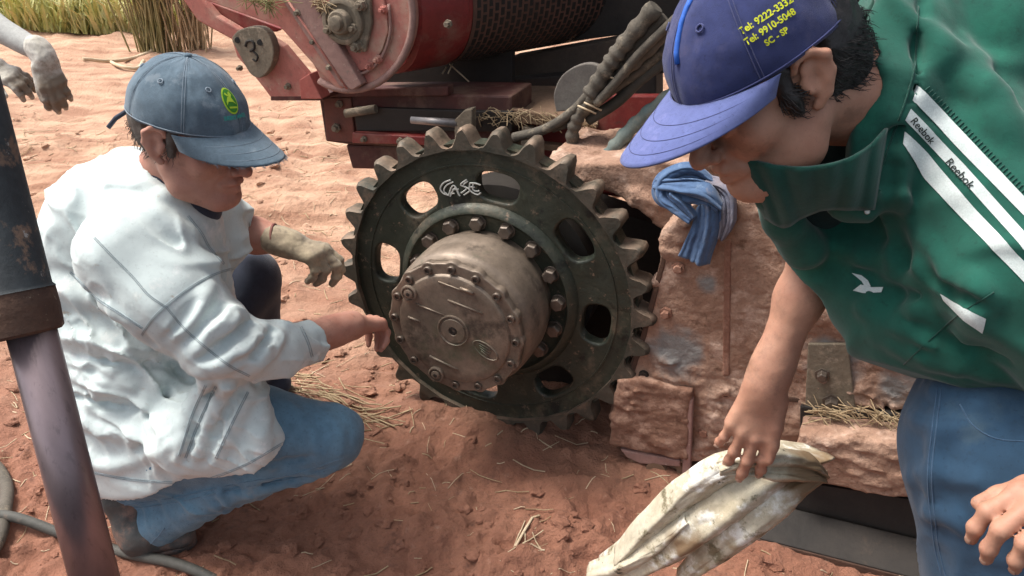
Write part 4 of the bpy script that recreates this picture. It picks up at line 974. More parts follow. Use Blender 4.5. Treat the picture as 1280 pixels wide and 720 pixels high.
# ------------------------------------------------------------ hydraulic cylinder, standing at the left edge
hc = thing("hydraulic_cylinder", atd(115, 760, 1.22), "blue grey hydraulic cylinder with shiny rod at the left edge", "hydraulic cylinder")
c0, c1 = atd(42, 425, 1.16), atd(128, 760, 1.20); ax = (c1 - c0).normalized()
mb = MB(); mb.cyl(c0 - ax * .04, c1, .0315, .0315, 40); part("rod", mb.mesh("rod"), M['rod'], hc)
off = (atd(16, 418, 1.16) - c0)
b0 = c0 + off
mb = MB(); mb.lathe(b0, -ax, [(-.0, .04), (-.004, .060), (.0, .064), (.03, .0655), (.055, .065), (.06, .062)], 48); part("gland_collar", autosmooth(mb.mesh("gland_collar"), 40), M['rust'], hc)
mb = MB(); mb.lathe(b0, -ax, [(.055, .066), (.06, .062), (.25, .062), (.9, .062)], 48); part("barrel", autosmooth(mb.mesh("barrel"), 40), M['barrel'], hc)
side = (CR - ax * CR.dot(ax)).normalized()
b = MB()
for k in range(2):
    P = [b0 - ax * (.09 + .025 * i) - side * (.012 + .012 * k) for i in range(5 + k)]
    fr = (CAM - b0).normalized(); fr = (fr - ax * fr.dot(ax)).normalized(); u2 = side
    pts = []
    for p in P:
        q = p - (b0 - ax * ((b0 - p).dot(ax))); s_ = q.dot(side); q2 = b0 - ax * ((b0 - p).dot(ax)) + side * s_ + fr * math.sqrt(max(0, .0625 ** 2 - s_ * s_)); pts.append(q2)
    b.tube(pts, .0022, 5)
part("weld_bead", b.mesh("weld_bead"), M['bolt'], hc)
# rubber hose on the ground
def ground_hose():
    P = [gnd(-140, 655), gnd(-40, 660), gnd(20, 664), gnd(90, 678), gnd(160, 697), gnd(240, 722), gnd(330, 760)]
    for p in P: p.z = gz(p.x, p.y) + .013
    b = MB(); b.tube(catmull(P, 8), .0125, 12); tag(part("rubber_hose", b.mesh("rubber_hose"), M['hose_dark'], origin=P[3]), "black rubber hose snaking over the clay in the lower left corner", "hose")
    Q = [gnd(-40, 560), gnd(-5, 588), gnd(10, 612), gnd(12, 645), gnd(2, 690), gnd(-30, 720), gnd(-80, 730)]
    for p in Q: p.z = gz(p.x, p.y) + .012
    b = MB(); b.tube(catmull(Q, 8), .016, 12); tag(part("rubber_hose", b.mesh("rubber_hose"), M['hose'], origin=Q[3]), "muddy coiled hose curving in from the left edge", "hose")
ground_hose()
# ------------------------------------------------------------ people
def fhit(F, px, py, t0=.5, t1=3.2, off=0.0):
    """first point of the implicit surface on a sight line"""
    d = ray(px, py); ts = np.arange(t0, t1, F.h * .8)
    P = np.array(CAM)[None] + np.array(d)[None] * ts[:, None]
    q = np.round((P - F.lo) / F.h).astype(int); ok = np.all((q >= 0) & (q < np.array(F.V.shape)), 1)
    v = np.ones(len(ts)); v[ok] = F.V[tuple(q[ok].T)]
    k = np.argmax(v < 0)
    return None if not (v < 0).any() else V(P[k]) - d.normalized() * off
def foldline(F, pl, r, depth=0.0, sub=False, k=.012):
    pts = [fhit(F, x, y) for x, y in [(p.x, p.y) for p in catmull([V((a, b_, 0)) for a, b_ in pl], 3)]]
    pts = [p for p in pts if p is not None]
    if len(pts) < 2: return
    for i in range(1, len(pts)):
        if (pts[i] - pts[i - 1]).length > .12: continue
        d = (CAM - pts[i]).normalized() * (-depth)
        tap = lambda j: r * (.35 + .65 * math.sin(math.pi * min(max((j + .5) / len(pts), 0), 1)))
        F.cone(pts[i - 1] + d, pts[i] + d, tap(i - 1), tap(i), k, None, sub)
def hand(F, W, d, n, size=1.0, curls=None, splay=1.0, thumb=(.9, .25, .5), k=.006, flip=1, fat=1.0):
    W = V(W); d = V(d).normalized(); n = V(n); n = (n - d * n.dot(d)).normalized(); s = d.cross(n) * flip
    curls = curls or [(25, 35, 20)] * 4
    z = size
    F.cone(W - d * .03 * z, W + d * .02 * z, .026 * z * fat, .027 * z * fat, .02, (n, .78))
    off = (.031, .0105, -.0105, -.030); kl = (.088, .092, .087, .078)
    Ls = ((.042, .026, .020), (.047, .029, .021), (.043, .027, .020), (.034, .021, .018)); rr = (.0098, .0100, .0095, .0085)
    kn = []
    for i in range(4):
        b0 = W + d * .012 * z + s * off[i] * .55 * z; K = W + d * kl[i] * z + s * off[i] * z + n * (.004 if i in (1, 2) else .001) * z
        F.cone(b0, K, .0135 * z * fat, .0118 * z * fat, .012); F.cone(b0 - n * .008 * z, K - n * .008 * z, .012 * z, .011 * z, .01)
        kn.append(K)
    F.ell(W + d * .045 * z + s * .024 * z - n * .014 * z, (.017 * z,) * 3, .012)
    tips = []
    for i in range(4):
        sp_ = (.13, .02, -.07, -.17)[i] * splay
        fd = (d + s * sp_).normalized(); p = kn[i]; a = 0
        for j in range(3):
            a += R(curls[i][j]); q = p + (fd * math.cos(a) - n * math.sin(a)) * Ls[i][j] * z
            r0 = rr[i] * z * fat * (1, .93, .86)[j]; r1 = rr[i] * z * fat * (.93, .86, .72)[j]
            F.cone(p, q, r0, r1, k if j else .008); F.ell(p + n * .001, (r0 * 1.06,) * 3, .003)
            p = q
        tips.append((p, fd * math.cos(a) - n * math.sin(a), n * math.cos(a) + fd * math.sin(a)))
    al, be, cu = thumb
    tb = W + d * .022 * z + s * .028 * z - n * .004 * z
    td = (d * math.cos(al) + s * math.sin(al) - n * be).normalized(); p = tb; tw = (d - td * d.dot(td)).normalized()
    for j, (L_, r0, r1) in enumerate(((.042, .0165, .0125), (.034, .0122, .0105), (.027, .0108, .0082))):
        a = cu * (0, .6, 1.0)[j]; q = p + (td * math.cos(a) + tw * math.sin(a)) * L_ * z
        F.cone(p, q, r0 * z * fat, r1 * z * fat, .009 if j == 0 else k); p = q
    tips.append((p, td, n))
    return tips
def hmat(f, u):
    f = f.normalized(); r = f.cross(u).normalized(); u = r.cross(f); return Matrix((r, f, u)).transposed()
def head(F, O, Mh, s=1.0):
    L = lambda x, y, z: O + Mh @ (V((x, y, z)) * s)
    def E(x, y, z, rx, ry, rz, k=.02, sub=False): F.ell(L(x, y, z), (rx * s, ry * s, rz * s), k, Mh, sub)
    def C(pts, rs, k=.015, sub=False): F.chain([L(*p) for p in pts], [r * s for r in rs], k, None, sub)
    E(0, -.015, .035, .074, .096, .088); E(0, .03, -.02, .060, .058, .085, .03)
    for q in (-1, 1):
        C([(q * .054, -.002, -.05), (q * .048, .02, -.075), (q * .02, .068, -.098)], [.018, .018, .019], .03)
        E(q * .042, .058, -.022, .022, .02, .022, .02)
    E(0, .078, -.096, .021, .017, .016, .02); E(0, .071, -.050, .027, .024, .026, .02)
    C([(-.042, .074, .022), (0, .089, .018), (.042, .074, .022)], [.010, .011, .010], .018)
    for q in (-1, 1):
        E(q * .032, .096, .000, .016, .013, .012, .012, True); E(q * .032, .0765, .000, .0125, .0125, .0115, .002)
        C([(q * .019, .089, -.001), (q * .032, .0915, .006), (q * .045, .083, .001)], [.003, .0035, .003], .003)
        C([(q * .02, .088, -.006), (q * .032, .088, -.010), (q * .044, .081, -.004)], [.002, .003, .002], .004)
    C([(0, .088, .010), (0, .101, -.010), (0, .114, -.030)], [.007, .009, .0115], .010)
    for q in (-1, 1): E(q * .0125, .100, -.034, .0085, .011, .008, .006); C([(q * .018, .094, -.034), (q * .034, .078, -.062)], [.003, .002], .006, True)
    C([(-.025, .083, -.061), (-.008, .0965, -.056), (.008, .0965, -.056), (.025, .083, -.061)], [.004, .0058, .0058, .004], .006)
    C([(-.022, .083, -.066), (0, .094, -.070), (.022, .083, -.066)], [.004, .0075, .004], .006)
    C([(-.027, .086, -.0625), (0, .1035, -.0625), (.027, .086, -.0625)], [.0010, .0014, .0010], .003, True)
    for q in (-1, 1):
        C([(q * .074, .010, .018), (q * .080, .006, .031), (q * .085, -.010, .033), (q * .090, -.023, .021), (q * .089, -.023, .002), (q * .084, -.012, -.018), (q * .077, .000, -.028)], [.0035, .0045, .005, .0055, .005, .0055, .0065], .004)
        E(q * .079, -.009, .003, .007, .016, .024, .006); E(q * .088, -.006, .003, .006, .009, .013, .004, True)
        C([(q * .085, -.016, .018), (q * .087, -.015, -.004), (q * .081, -.006, -.016)], [.0035, .004, .003], .004); C([(q * .078, .006, .002), (q * .082, .004, -.008)], [.005, .004], .005)
    return L
CC, CRd = (0, -.012, .036), (.0875, .108, .101)
def dome(L, az, pol, off=0.0):
    """point on the cap crown; az from the forehead towards the wearer's right, pol from the button"""
    sq = 1 + .05 * math.sin(pol) ** 2 * (math.cos(az) > 0) * math.cos(az)
    return L(CC[0] + (CRd[0] + off) * math.sin(pol) * math.sin(az), CC[1] + (CRd[1] + off) * math.sin(pol) * math.cos(az) * sq, CC[2] + (CRd[2] + off) * math.cos(pol) - .010 * max(0, -math.cos(az)) * max(0, pol - .9))
def make_cap(root, L, mt, mtb, seam_mt, bill=.078, wear=False, droop=.030, tilt=.24, sd=1):
    rs = random.Random(sd)
    nA, nP = 96, 30; pe = R(91)
    vs = []
    for j in range(nP + 1):
        for i in range(nA):
            az = 2 * math.pi * i / nA; pol = .02 + (pe - .02) * j / nP
            panel = abs(((az / (math.pi / 3)) % 1.0) - 0)
            pz = min(panel, 1 - panel); off = -.0020 * math.exp(-(pz / .05) ** 2) * math.sin(pol) + .0022 * mnoise.noise(V((az * 2.1 + sd, pol * 3, 1))) + .0012 * mnoise.noise(V((az * 7, pol * 6, sd)))
            vs.append(tuple(dome(L, az, pol, off)))
    q = [(j * nA + i, j * nA + (i + 1) % nA, (j + 1) * nA + (i + 1) % nA, (j + 1) * nA + i) for j in range(nP) for i in range(nA)]
    me = npmesh("cap_crown", np.array(vs), np.array(q)); cap = part("cap", me, mt, root, label=None)
    md = cap.modifiers.new("solid", 'SOLIDIFY'); md.thickness = .0022; md.offset = -1
    # bill
    nU, nV = 40, 16; vs = []
    def billp(a, t, dz=0):
        p0 = V((CRd[0] * 1.0 * math.sin(a), CC[1] + CRd[1] * 1.045 * math.cos(a) * 1.0, CC[2] + .002))
        Ln = bill * max(0.0, math.cos(a * 1.27)) ** .45
        x = p0.x * (1 - .04 * t); y = p0.y + t * Ln
        z = p0.z - tilt * t * Ln - droop * (x / .085) ** 2 * (.25 + .75 * t) - .004 * t * t + dz
        if wear and t > .95: z += rs.uniform(-.0012, .0012); y += rs.uniform(-.0025, .001)
        return L(x, y, z)
    for j in range(nV + 1):
        for i in range(nU + 1): vs.append(tuple(billp(R(-70 + 140 * i / nU), j / nV)))
    q = [(j * (nU + 1) + i, (j + 1) * (nU + 1) + i, (j + 1) * (nU + 1) + i + 1, j * (nU + 1) + i + 1) for j in range(nV) for i in range(nU)]
    b_ = part("brim", npmesh("brim", np.array(vs), np.array(q)), mtb, cap); md = b_.modifiers.new("solid", 'SOLIDIFY'); md.thickness = .0028; md.offset = 0
    s = MB()
    for k in range(6):
        az = k * math.pi / 3
        for da in (-.035, .035): s.tube([dome(L, az + da * min(1, .05 / max(.03, .09 * math.sin(p))), p, .0003) for p in [R(4 + 86 * i / 22) for i in range(23)]], .0006, 4)
    for t in (.35, .6, .82): s.tube([billp(R(-67 + 134 * i / 40), t, .0016) for i in range(41)], .0005, 4)
    s.tube([dome(L, R(i * 9), R(89), .001) for i in range(41)], .0010, 5, False)
    part("seam", s.mesh("seam", weld=False), seam_mt, cap)
    bt = MB(); bt.tube([L(CC[0], CC[1], CC[2] + CRd[2] + z_) for z_ in (-.002, .002, .004, .005)], [.0075, .0075, .005, .001], 14); part("button", bt.mesh("button"), mtb, cap)
    for az in (30, 90, 150, 210, 270, 330):
        e = MB(); c = [dome(L, R(az) + .0038 * math.cos(t_) / .065, R(46) + .0038 * math.sin(t_) / .1, .0012) for t_ in [i * math.pi / 6 for i in range(13)]]
        e.tube(c, .0012, 5, False); part("eyelet", e.mesh("eyelet"), seam_mt, cap)
    return cap, billp
def flatmesh(name, polys, fn, mt, root, sub=True):
    """flat print: triangulated outlines carried onto a surface by fn(u, v)"""
    bm = bmesh.new()
    for pl in polys:
        vv = [bm.verts.new((p[0], p[1], 0)) for p in pl]; bm.faces.new(vv)
    bmesh.ops.triangulate(bm, faces=bm.faces)
    if sub:
        for _ in range(2): bmesh.ops.subdivide_edges(bm, edges=bm.edges, cuts=1, use_grid_fill=True)
    for v in bm.verts: v.co = fn(v.co.x, v.co.y)
    me = bpy.data.meshes.new(name); bm.to_mesh(me); bm.free(); return part(name, me, mt, root)
def text_print(name, txt, fn, mt, root, size=1.0, shear=0.0, bold=.0):
    cu = bpy.data.curves.new(name, 'FONT'); cu.body = txt; cu.size = size; cu.shear = shear; cu.align_x = 'CENTER'; cu.align_y = 'CENTER'; cu.offset = bold; cu.resolution_u = 3
    o = bpy.data.objects.new(name, cu); link(o); dg = bpy.context.evaluated_depsgraph_get(); dg.update()
    me = bpy.data.meshes.new_from_object(o.evaluated_get(dg)); bpy.data.objects.remove(o); bpy.data.curves.remove(cu)
    for v in me.vertices: v.co = fn(v.co.x, v.co.y)
    me.update(); return part(name, me, mt, root)
def hair_strands(name, base_me, n, L0, r0, flow, mt, root, sel, sd=3):
    rs = random.Random(sd); ps = [p for p in base_me.polygons if sel(p.center, p.normal)]
    b = MB()
    if not ps: return
    for i in range(n):
        p = rs.choice(ps); c = p.center.copy(); nn = p.normal; f = flow(c); f = (f - nn * f.dot(nn) + V((rs.gauss(0, .25), rs.gauss(0, .25), rs.gauss(0, .25)))).normalized()
        l = L0 * rs.uniform(.6, 1.4); pts = [c - nn * .001, c + f * l * .5 + nn * l * .22, c + f * l + nn * l * rs.uniform(-.05, .3)]
        b.tube(pts, [r0, r0 * .8, r0 * .25], 4, False)
    o = part(name, b.mesh(name, recalc=False), mt, root); o["kind"] = "stuff"
def skin(name, c, c2, extra=()): return mat(name, c, c2, 14, grain=.84, rough=.55, rough2=.7, bump=.25, bscale=220, dist=.0012, sss=.12, extra=extra)
def clothm(name, c, c2, scale=5, weave=0, extra=(), bump=.35, **k): return mat(name, c, c2, scale, rough=.92, bump=bump, bscale=150, dist=.0015, weave=weave, extra=extra, sheen=.15, **k)
SK1 = skin("sunburnt skin", (.50, .27, .20), (.42, .19, .135), [((.30, .14, .10), 26, .56, .70), ((.50, .22, .16), 8, .55, .7)])
SK2 = skin("tanned skin", (.50, .27, .18), (.42, .205, .135), [((.30, .15, .10), 22, .56, .72), ((.22, .12, .08), 12, .56, .74), ((.54, .28, .20), 8, .58, .72)])
PALE = clothm("bleached pale denim", (.60, .68, .67), (.50, .575, .57), 5, 0, [((.47, .45, .38), 5.5, .56, .75), ((.44, .40, .33), 24, .63, .72), ((.75, .78, .77), 11, .58, .7)], crease=.008, cscale=9, grain=.86)
JEAN = clothm("faded blue jeans", (.10, .20, .29), (.14, .265, .36), 6, 900, [((.23, .27, .28), 7, .58, .75), ((.06, .11, .17), 10, .6, .74)], crease=.006, cscale=9)
NAVY_SHADE = clothm("dark navy cloth and shaded jeans", (.025, .035, .06), (.04, .05, .08), 6, 900)
CAPB = clothm("washed slate blue cotton", (.085, .135, .18), (.13, .19, .24), 12, 1200, [((.23, .28, .32), 18, .56, .70), ((.06, .09, .12), 9, .6, .75)])
SEAMJ = clothm("blue denim stitching", (.16, .27, .36), (.10, .18, .26), 60)
SEAML = clothm("light stitching", (.30, .36, .42), (.2, .26, .32), 60)
SEAMD = clothm("grey blue stitching", (.30, .37, .40), (.38, .45, .47), 60)
BOOT = mat("scuffed dark leather", (.05, .055, .055), (.085, .085, .08), 12, rough=.7, bump=.4, bscale=80, extra=[((.26, .15, .11), 14, .5, .7)])
GLOVE = clothm("dirty beige knit glove", (.40, .33, .22), (.27, .215, .15), 16, 500, [((.13, .105, .08), 20, .56, .7)])
GLOVE2 = clothm("white knit glove with grimy fingers", (.66, .64, .58), (.5, .47, .4), 14, 500, [((.20, .165, .125), 12, .52, .66)])

def bvh_of(o):
    w = wloc(o); return BVHTree.FromPolygons([v.co + w for v in o.data.vertices], [tuple(p.vertices) for p in o.data.polygons])
def surf_seams(o, lines, r, mt, nm="seam"):
    bv = bvh_of(o)
    for pl in lines:
        pts = []
        for p in catmull([V((x, y, 0)) for x, y in pl], 8):
            h = bv.ray_cast(CAM, ray(p.x, p.y).normalized())
            if h[0] is not None and (not pts or (h[0] - pts[-1]).length < .06): pts.append(h[0] + h[1] * r * .3)
        if len(pts) > 2: b = MB(); b.tube(pts, r, 5); part(nm, b.mesh(nm), mt, o)
# ------------------------------------------------------------ the crouching man
def crouching_man():
    root = thing("person", gnd(215, 660), "crouching man in pale denim shirt, blue jeans and faded blue cap with green emblem", "man")
    HC = at(241, 168, 1.60); Mh = hmat(cvec(.90, -.36, .24), cvec(.22, .83, .51)); hs = 1.11
    neck = at(168, 262, 1.66)
    shR, elR, wrR = at(160, 318, 1.52), at(300, 452, 1.44), at(438, 407, 1.69)
    shL, elL, wrL = at(262, 262, 1.86), at(300, 290, 1.92), at(352, 302, 1.88)
    # body: head, neck, trunk core, both arms and hands, one surface
    F = Field((-1.0, 1.28, .30), (-.16, 2.10, 1.22), .0036)
    L = head(F, HC, Mh, hs)
    F.chain([L(0, -.035, -.045), L(0, -.055, -.10), neck], [.056, .056, .072], .03)
    F.chain([neck, at(185, 400, 1.64), at(200, 470, 1.62)], [.09, .10, .10], .03)
    F.cone(neck, shR, .06, .05, .04); F.cone(neck, shL, .06, .05, .04)
    F.chain([shR, at(284, 440, 1.45), elR.lerp(wrR, .5), wrR], [.05, .034, .040, .031], .02)
    F.cone(elR.lerp(wrR, .8), wrR, .033, .029, .02)
    F.chain([shL, elL, elL.lerp(wrL, .4), wrL], [.05, .045, .042, .031], .02)
    dR = (at(486, 399, 1.84) - wrR).normalized()
    hand(F, wrR + dR * .012, dR, cvec(-.15, .9, .5), 1.0, [(28, 42, 25), (34, 48, 25), (42, 50, 28), (50, 50, 30)], 1.0, (.55, .45, .4), flip=-1)
    F.disp(lambda P: -.0010 * fbm(P * 60, 2, 2), .01)
    body = smoothmesh(F.mesh("body"), 2)
    part("body", body, SK1, root)
    # glove on the far hand: closing on the tooth tip
    G = Field((wrL[0] - .1, wrL[1] - .16, wrL[2] - .24), (wrL[0] + .26, wrL[1] + .16, wrL[2] + .12), .003)
    dL = (at(402, 318, 1.86) - wrL).normalized()
    G.cone(wrL - dL * .012, wrL + dL * .02, .035, .034, .01)
    hand(G, wrL + dL * .01, dL, cvec(.25, .85, .45), 1.02, [(30, 40, 25), (38, 45, 25), (55, 48, 20), (62, 40, 25)], 1.1, (.7, .6, .5), flip=-1, fat=1.16)
    G.disp(lambda P: -.0022 * ridge(P * np.array([60, 60, 60], np.float32), 2, 1), .012)
    part("glove", smoothmesh(G.mesh("glove"), 2), GLOVE, root)
    b = MB(); b.tube([wrL - dL * .018 + q for q in [(CU * math.cos(a) + CF * math.sin(a)) * .037 for a in [i * math.pi / 10 for i in range(21)]]], .0035, 6, False); 
    part("glove_cuff", b.mesh("glove_cuff"), mat("red brown glove cuff", (.2, .07, .06), (.26, .12, .09), 30, rough=.9), root)
    # shirt
    F = Field((-1.06, 1.22, .10), (-.30, 2.08, 1.20), .0045)
    vw = CF
    F.chain([at(176, 305, 1.68), at(183, 390, 1.67), at(200, 480, 1.64), at(222, 545, 1.60)], [.150, .182, .196, .205], .05, (vw, .82))
    F.chain([at(110, 300, 1.70), at(88, 400, 1.68), at(120, 520, 1.62), at(150, 560, 1.58)], [.085, .06, .09, .085], .08)
    F.chain([at(162, 215, 1.66), at(130, 262, 1.68), at(110, 330, 1.68)], [.050, .085, .10], .06)
    F.chain([at(190, 232, 1.62), at(200, 280, 1.6), at(215, 340, 1.6)], [.065, .11, .11], .05)
    F.chain([at(248, 268, 1.78), at(272, 300, 1.80)], [.075, .07], .05)
    F.chain([at(290, 500, 1.47), at(325, 545, 1.435)], [.075, .045], .06); F.chain([at(250, 545, 1.46), at(318, 560, 1.435)], [.09, .055], .05)
    F.chain([at(160, 318, 1.50), at(215, 375, 1.46), at(282, 436, 1.43)], [.098, .088, .070], .04)
    F.chain([at(282, 436, 1.43), at(345, 438, 1.50), at(384, 430, 1.565)], [.070, .052, .043], .03)
    F.cone(at(374, 432, 1.55), at(389, 428, 1.575), .046, .046, .006)
    F.chain([at(262, 262, 1.84), at(290, 276, 1.90)], [.066, .056], .03)
    # collar
    nb = L(0, -.06, -.085)
    for i in range(14):
        a0, a1 = R(-150 + i * 21), R(-150 + (i + 1) * 21)
        cpt = lambda a: L(.072 * math.sin(a), -.045 - .068 * math.cos(a), -.118 - .018 * math.cos(a + .3))
        F.cone(cpt(a0), cpt(a1), .014, .014, .012)
    # folds drawn out of and into the cloth
    rg = [([(300, 400), (262, 428), (232, 450)], .016), ([(330, 410), (300, 440), (270, 455), (240, 462)], .014), ([(352, 412), (330, 440), (310, 462)], .012), ([(262, 360), (240, 395), (220, 412)], .013),
          ([(300, 385), (285, 405), (262, 418)], .010), ([(257, 480), (238, 520), (222, 572)], .012), ([(285, 480), (262, 525), (238, 580)], .010), ([(312, 488), (290, 530), (270, 573)], .011), ([(330, 500), (325, 535), (330, 570)], .010),
          ([(100, 420), (150, 428), (200, 440)], .014), ([(92, 470), (150, 480), (205, 470)], .013), ([(95, 520), (150, 540), (205, 530)], .013), ([(80, 350), (120, 372), (160, 400)], .012), ([(105, 570), (150, 580), (200, 560)], .010),
          ([(200, 470), (180, 510), (165, 560)], .010), ([(225, 300), (255, 330), (290, 345)], .014), ([(190, 260), (225, 290), (262, 305)], .012), ([(150, 440), (130, 480), (110, 510)], .010)]
    for pl, r in rg: foldline(F, pl, r, .006, False, .022)
    gv = [([(312, 402), (280, 432), (250, 450)], .008), ([(342, 412), (318, 442), (290, 458)], .007), ([(205, 455), (260, 478), (320, 478)], .012), ([(270, 480), (250, 525), (232, 575)], .008), ([(300, 485), (278, 530), (256, 578)], .008),
          ([(180, 420), (215, 455), (235, 475)], .010), ([(95, 445), (150, 455), (200, 455)], .009), ([(95, 495), (150, 510), (205, 500)], .009), ([(245, 375), (225, 402), (205, 425)], .007)]
    for pl, r in gv: foldline(F, pl, r, -.001, True, .014)
    F.disp(lambda P: -.0095 * creases(P, ((.5, .3, 1.6), (.3, 1, .2), (-.5, 0, .35)), 7, .11, 1) - .0070 * creases(P, ((1.5, .3, .9), (.2, 1, .2), (-.3, 0, .5)), 11, .12, 3) - .0036 * creases(P, ((1, 0, 1.4), (0, 1, 0), (-.7, 0, .5)), 22, .2, 5), .03)
    # trim: hem, sleeve ends, room for the neck
    F.cutlocal(at(392, 427, 1.58), (at(400, 424, 1.60) - at(370, 433, 1.545)), .07)
    F.cutlocal(at(296, 281, 1.90), (at(310, 290, 1.93) - at(270, 270, 1.86)), .09)
    hem = [at(100, 598, 1.55), at(240, 610, 1.40), at(363, 562, 1.40)]
    hn = (hem[1] - hem[0]).cross(hem[2] - hem[0]).normalized()
    if hn.z > 0: hn = -hn
    F.cut(hem[1] + V((0, 0, .0)), hn)
    F.chain([L(0, -.035, -.06), L(0, -.055, -.115)], [.060, .060], 0, None, True)
    F.cone(at(380, 431, 1.56), at(402, 424, 1.60), .037, .037, 0, None, True)
    F.cone(at(285, 277, 1.88), at(306, 286, 1.92), .046, .046, 0, None, True)
    me = smoothmesh(F.mesh("shirt"), 2)
    shirt = part("shirt", me, PALE, root)
    me2 = me.copy(); me2.transform(Matrix.Translation(wloc(root)))
    bv = BVHTree.FromPolygons([v.co.copy() for v in me2.vertices], [tuple(p.vertices) for p in me2.polygons])
    def on(px, py, off=.0008):
        h = bv.ray_cast(CAM, ray(px, py).normalized()); return None if h[0] is None else h[0] + h[1] * off
    def seam(pl, r=.0007, w=1.9, mt=SEAMD, dash=False, nm="seam"):
        P2 = catmull([V((x, y, 0)) for x, y in pl], 14); b = MB()
        for sgn in (-.5, .5):
            run = []
            for i, p in enumerate(P2):
                t = (P2[min(i + 1, len(P2) - 1)] - P2[max(i - 1, 0)]).normalized(); q = p + V((-t.y, t.x, 0)) * w * sgn; h = on(q.x, q.y)
                if h is None or (dash and i % 3 == 2):
                    if len(run) > 1: b.tube(run, r, 4); part(nm, b.mesh(nm, weld=False), mt, shirt); b = MB()
                    run = []
                    if h is None: continue
                run.append(h)
            if len(run) > 1: b.tube(run, r, 4); part(nm, b.mesh(nm, weld=False), mt, shirt); b = MB()
    seam([(118, 297), (140, 320), (165, 345), (185, 368), (207, 384)]); seam([(177, 419), (190, 400), (207, 383), (240, 358), (273, 341), (300, 334)])
    seam([(207, 383), (228, 408), (252, 430), (285, 456), (312, 470)]); seam([(235, 270), (252, 292), (262, 310), (280, 330)])
    seam([(88, 340), (120, 372), (155, 395), (178, 410)], .001); seam([(257, 482), (240, 520), (224, 570)], .0009, 2.2); seam([(270, 483), (248, 530), (232, 572)], .0009, 2.2)
    seam([(310, 490), (290, 530), (270, 573)], .0009, 2.2); seam([(112, 590), (170, 600), (240, 602), (300, 584), (355, 553)], .0009, 2); seam([(376, 409), (385, 428), (390, 446)], .0009, 2.5)
    # dark undershirt at the throat
    F = Field(np.array(L(0, 0, -.12)) - .12, np.array(L(0, 0, -.12)) + .12, .004)
    F.chain([L(0, -.04, -.10), L(0, .0, -.14)], [.066, .06], .02); part("undershirt", smoothmesh(F.mesh("undershirt"), 1), NAVY_SHADE, root)
    # near leg
    F = Field((-.98, 1.22, -.01), (-.26, 2.12, .66), .0048)
    hipR, kn, an = at(190, 560, 1.56), at(412, 545, 1.50), at(196, 655, 1.50)
    F.chain([hipR, at(320, 535, 1.50), kn], [.115, .090, .066], .03)
    F.chain([at(408, 556, 1.50), at(310, 592, 1.49), an], [.056, .054, .048], .035)
    F.ell(at(418, 543, 1.50), (.062, .062, .062), .02)
    F.chain([at(150, 560, 1.68), at(180, 580, 1.62)], [.12, .12], .05)
    for pl, r in [([(360, 505), (390, 540), (400, 580)], .008), ([(240, 622), (300, 612), (370, 602), (420, 585)], .009), ([(230, 640), (270, 630), (330, 612)], .007), ([(300, 600), (350, 588), (400, 590)], .008), ([(330, 520), (345, 560), (335, 590)], .008), ([(410, 520), (425, 545), (425, 575)], .006)]:
        foldline(F, pl, r, .004, False, .016)
    foldline(F, [(290, 596), (340, 580), (395, 572)], .007, 0, True); foldline(F, [(280, 615), (330, 602), (380, 596)], .006, 0, True)
    F.disp(lambda P: -.0105 * creases(P, ((.45, .3, 1.7), (.3, 1, .2), (-.3, 0, .3)), 8, .13, 2) - .0060 * creases(P, ((1.6, .3, .7), (.3, 1, .2), (-.3, 0, .6)), 13, .18, 4), .03)
    F.cutlocal(at(180, 672, 1.50), (at(150, 690, 1.50) - at(230, 640, 1.5)), .13)
    nj = smoothmesh(F.mesh("jeans"), 3); jeans = part("jeans", nj, JEAN, root); surf_seams(jeans, [[(150, 632), (220, 622), (300, 604), (370, 592), (430, 572)], [(152, 638), (220, 628), (300, 610), (372, 597), (428, 580)], [(176, 684), (190, 678), (206, 660)]], .0012, SEAMJ)
    # boot: shaft, sole, toe
    g0 = gnd(200, 692); gz0 = 0.0; toe = gnd(246, 680) ; heel = gnd(158, 694)
    F = Field((heel.x - .1, g0.y - .16, -.03), (toe.x + .1, g0.y + .18, .32), .004)
    fd = (toe - heel).normalized()
    F.chain([heel + fd * .03 + V((0, 0, .045)), toe - fd * .03 + V((0, 0, .036))], [.036, .032], .02)
    F.chain([at(150, 622, 1.52), at(172, 655, 1.51), heel + fd * .05 + V((0, 0, .06))], [.042, .042, .042], .03)
    F.disp(lambda P: -.003 * ridge(P * 22, 2, 3), .02)
    part("boot", smoothmesh(F.mesh("boot"), 2), BOOT, root)
    b = MB(); nn = 28; o = []
    side = V((-fd.y, fd.x, 0))
    for i in range(nn):
        a = 2 * math.pi * i / nn; o.append(heel.lerp(toe, .5) + fd * (math.cos(a) * ((toe - heel).length * .52)) + side * math.sin(a) * .040)
    b.add([p + V((0, 0, .004)) for p in o] + [p + V((0, 0, .022)) for p in o], [tuple(range(nn))[::-1], tuple(range(nn, 2 * nn))] + [(i, (i + 1) % nn, (i + 1) % nn + nn, i + nn) for i in range(nn)])
    part("boot_sole", b.mesh("boot_sole"), BOOT, root, bevel=.004)
    # far leg of the same jeans, body shade painted as dark navy
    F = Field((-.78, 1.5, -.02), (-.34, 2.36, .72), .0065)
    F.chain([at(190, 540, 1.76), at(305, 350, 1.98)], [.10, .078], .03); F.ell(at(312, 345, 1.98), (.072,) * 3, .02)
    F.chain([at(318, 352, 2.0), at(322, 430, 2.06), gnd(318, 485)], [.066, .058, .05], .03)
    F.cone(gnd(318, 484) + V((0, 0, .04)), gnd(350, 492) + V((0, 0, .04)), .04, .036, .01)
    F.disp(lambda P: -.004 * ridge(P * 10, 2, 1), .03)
    part("jeans", smoothmesh(F.mesh("far_leg"), 2), NAVY_SHADE, root, label="far trouser leg with its shade painted as dark navy")
    # hair
    F = Field(np.array(HC) - .16, np.array(HC) + .16, .0032)
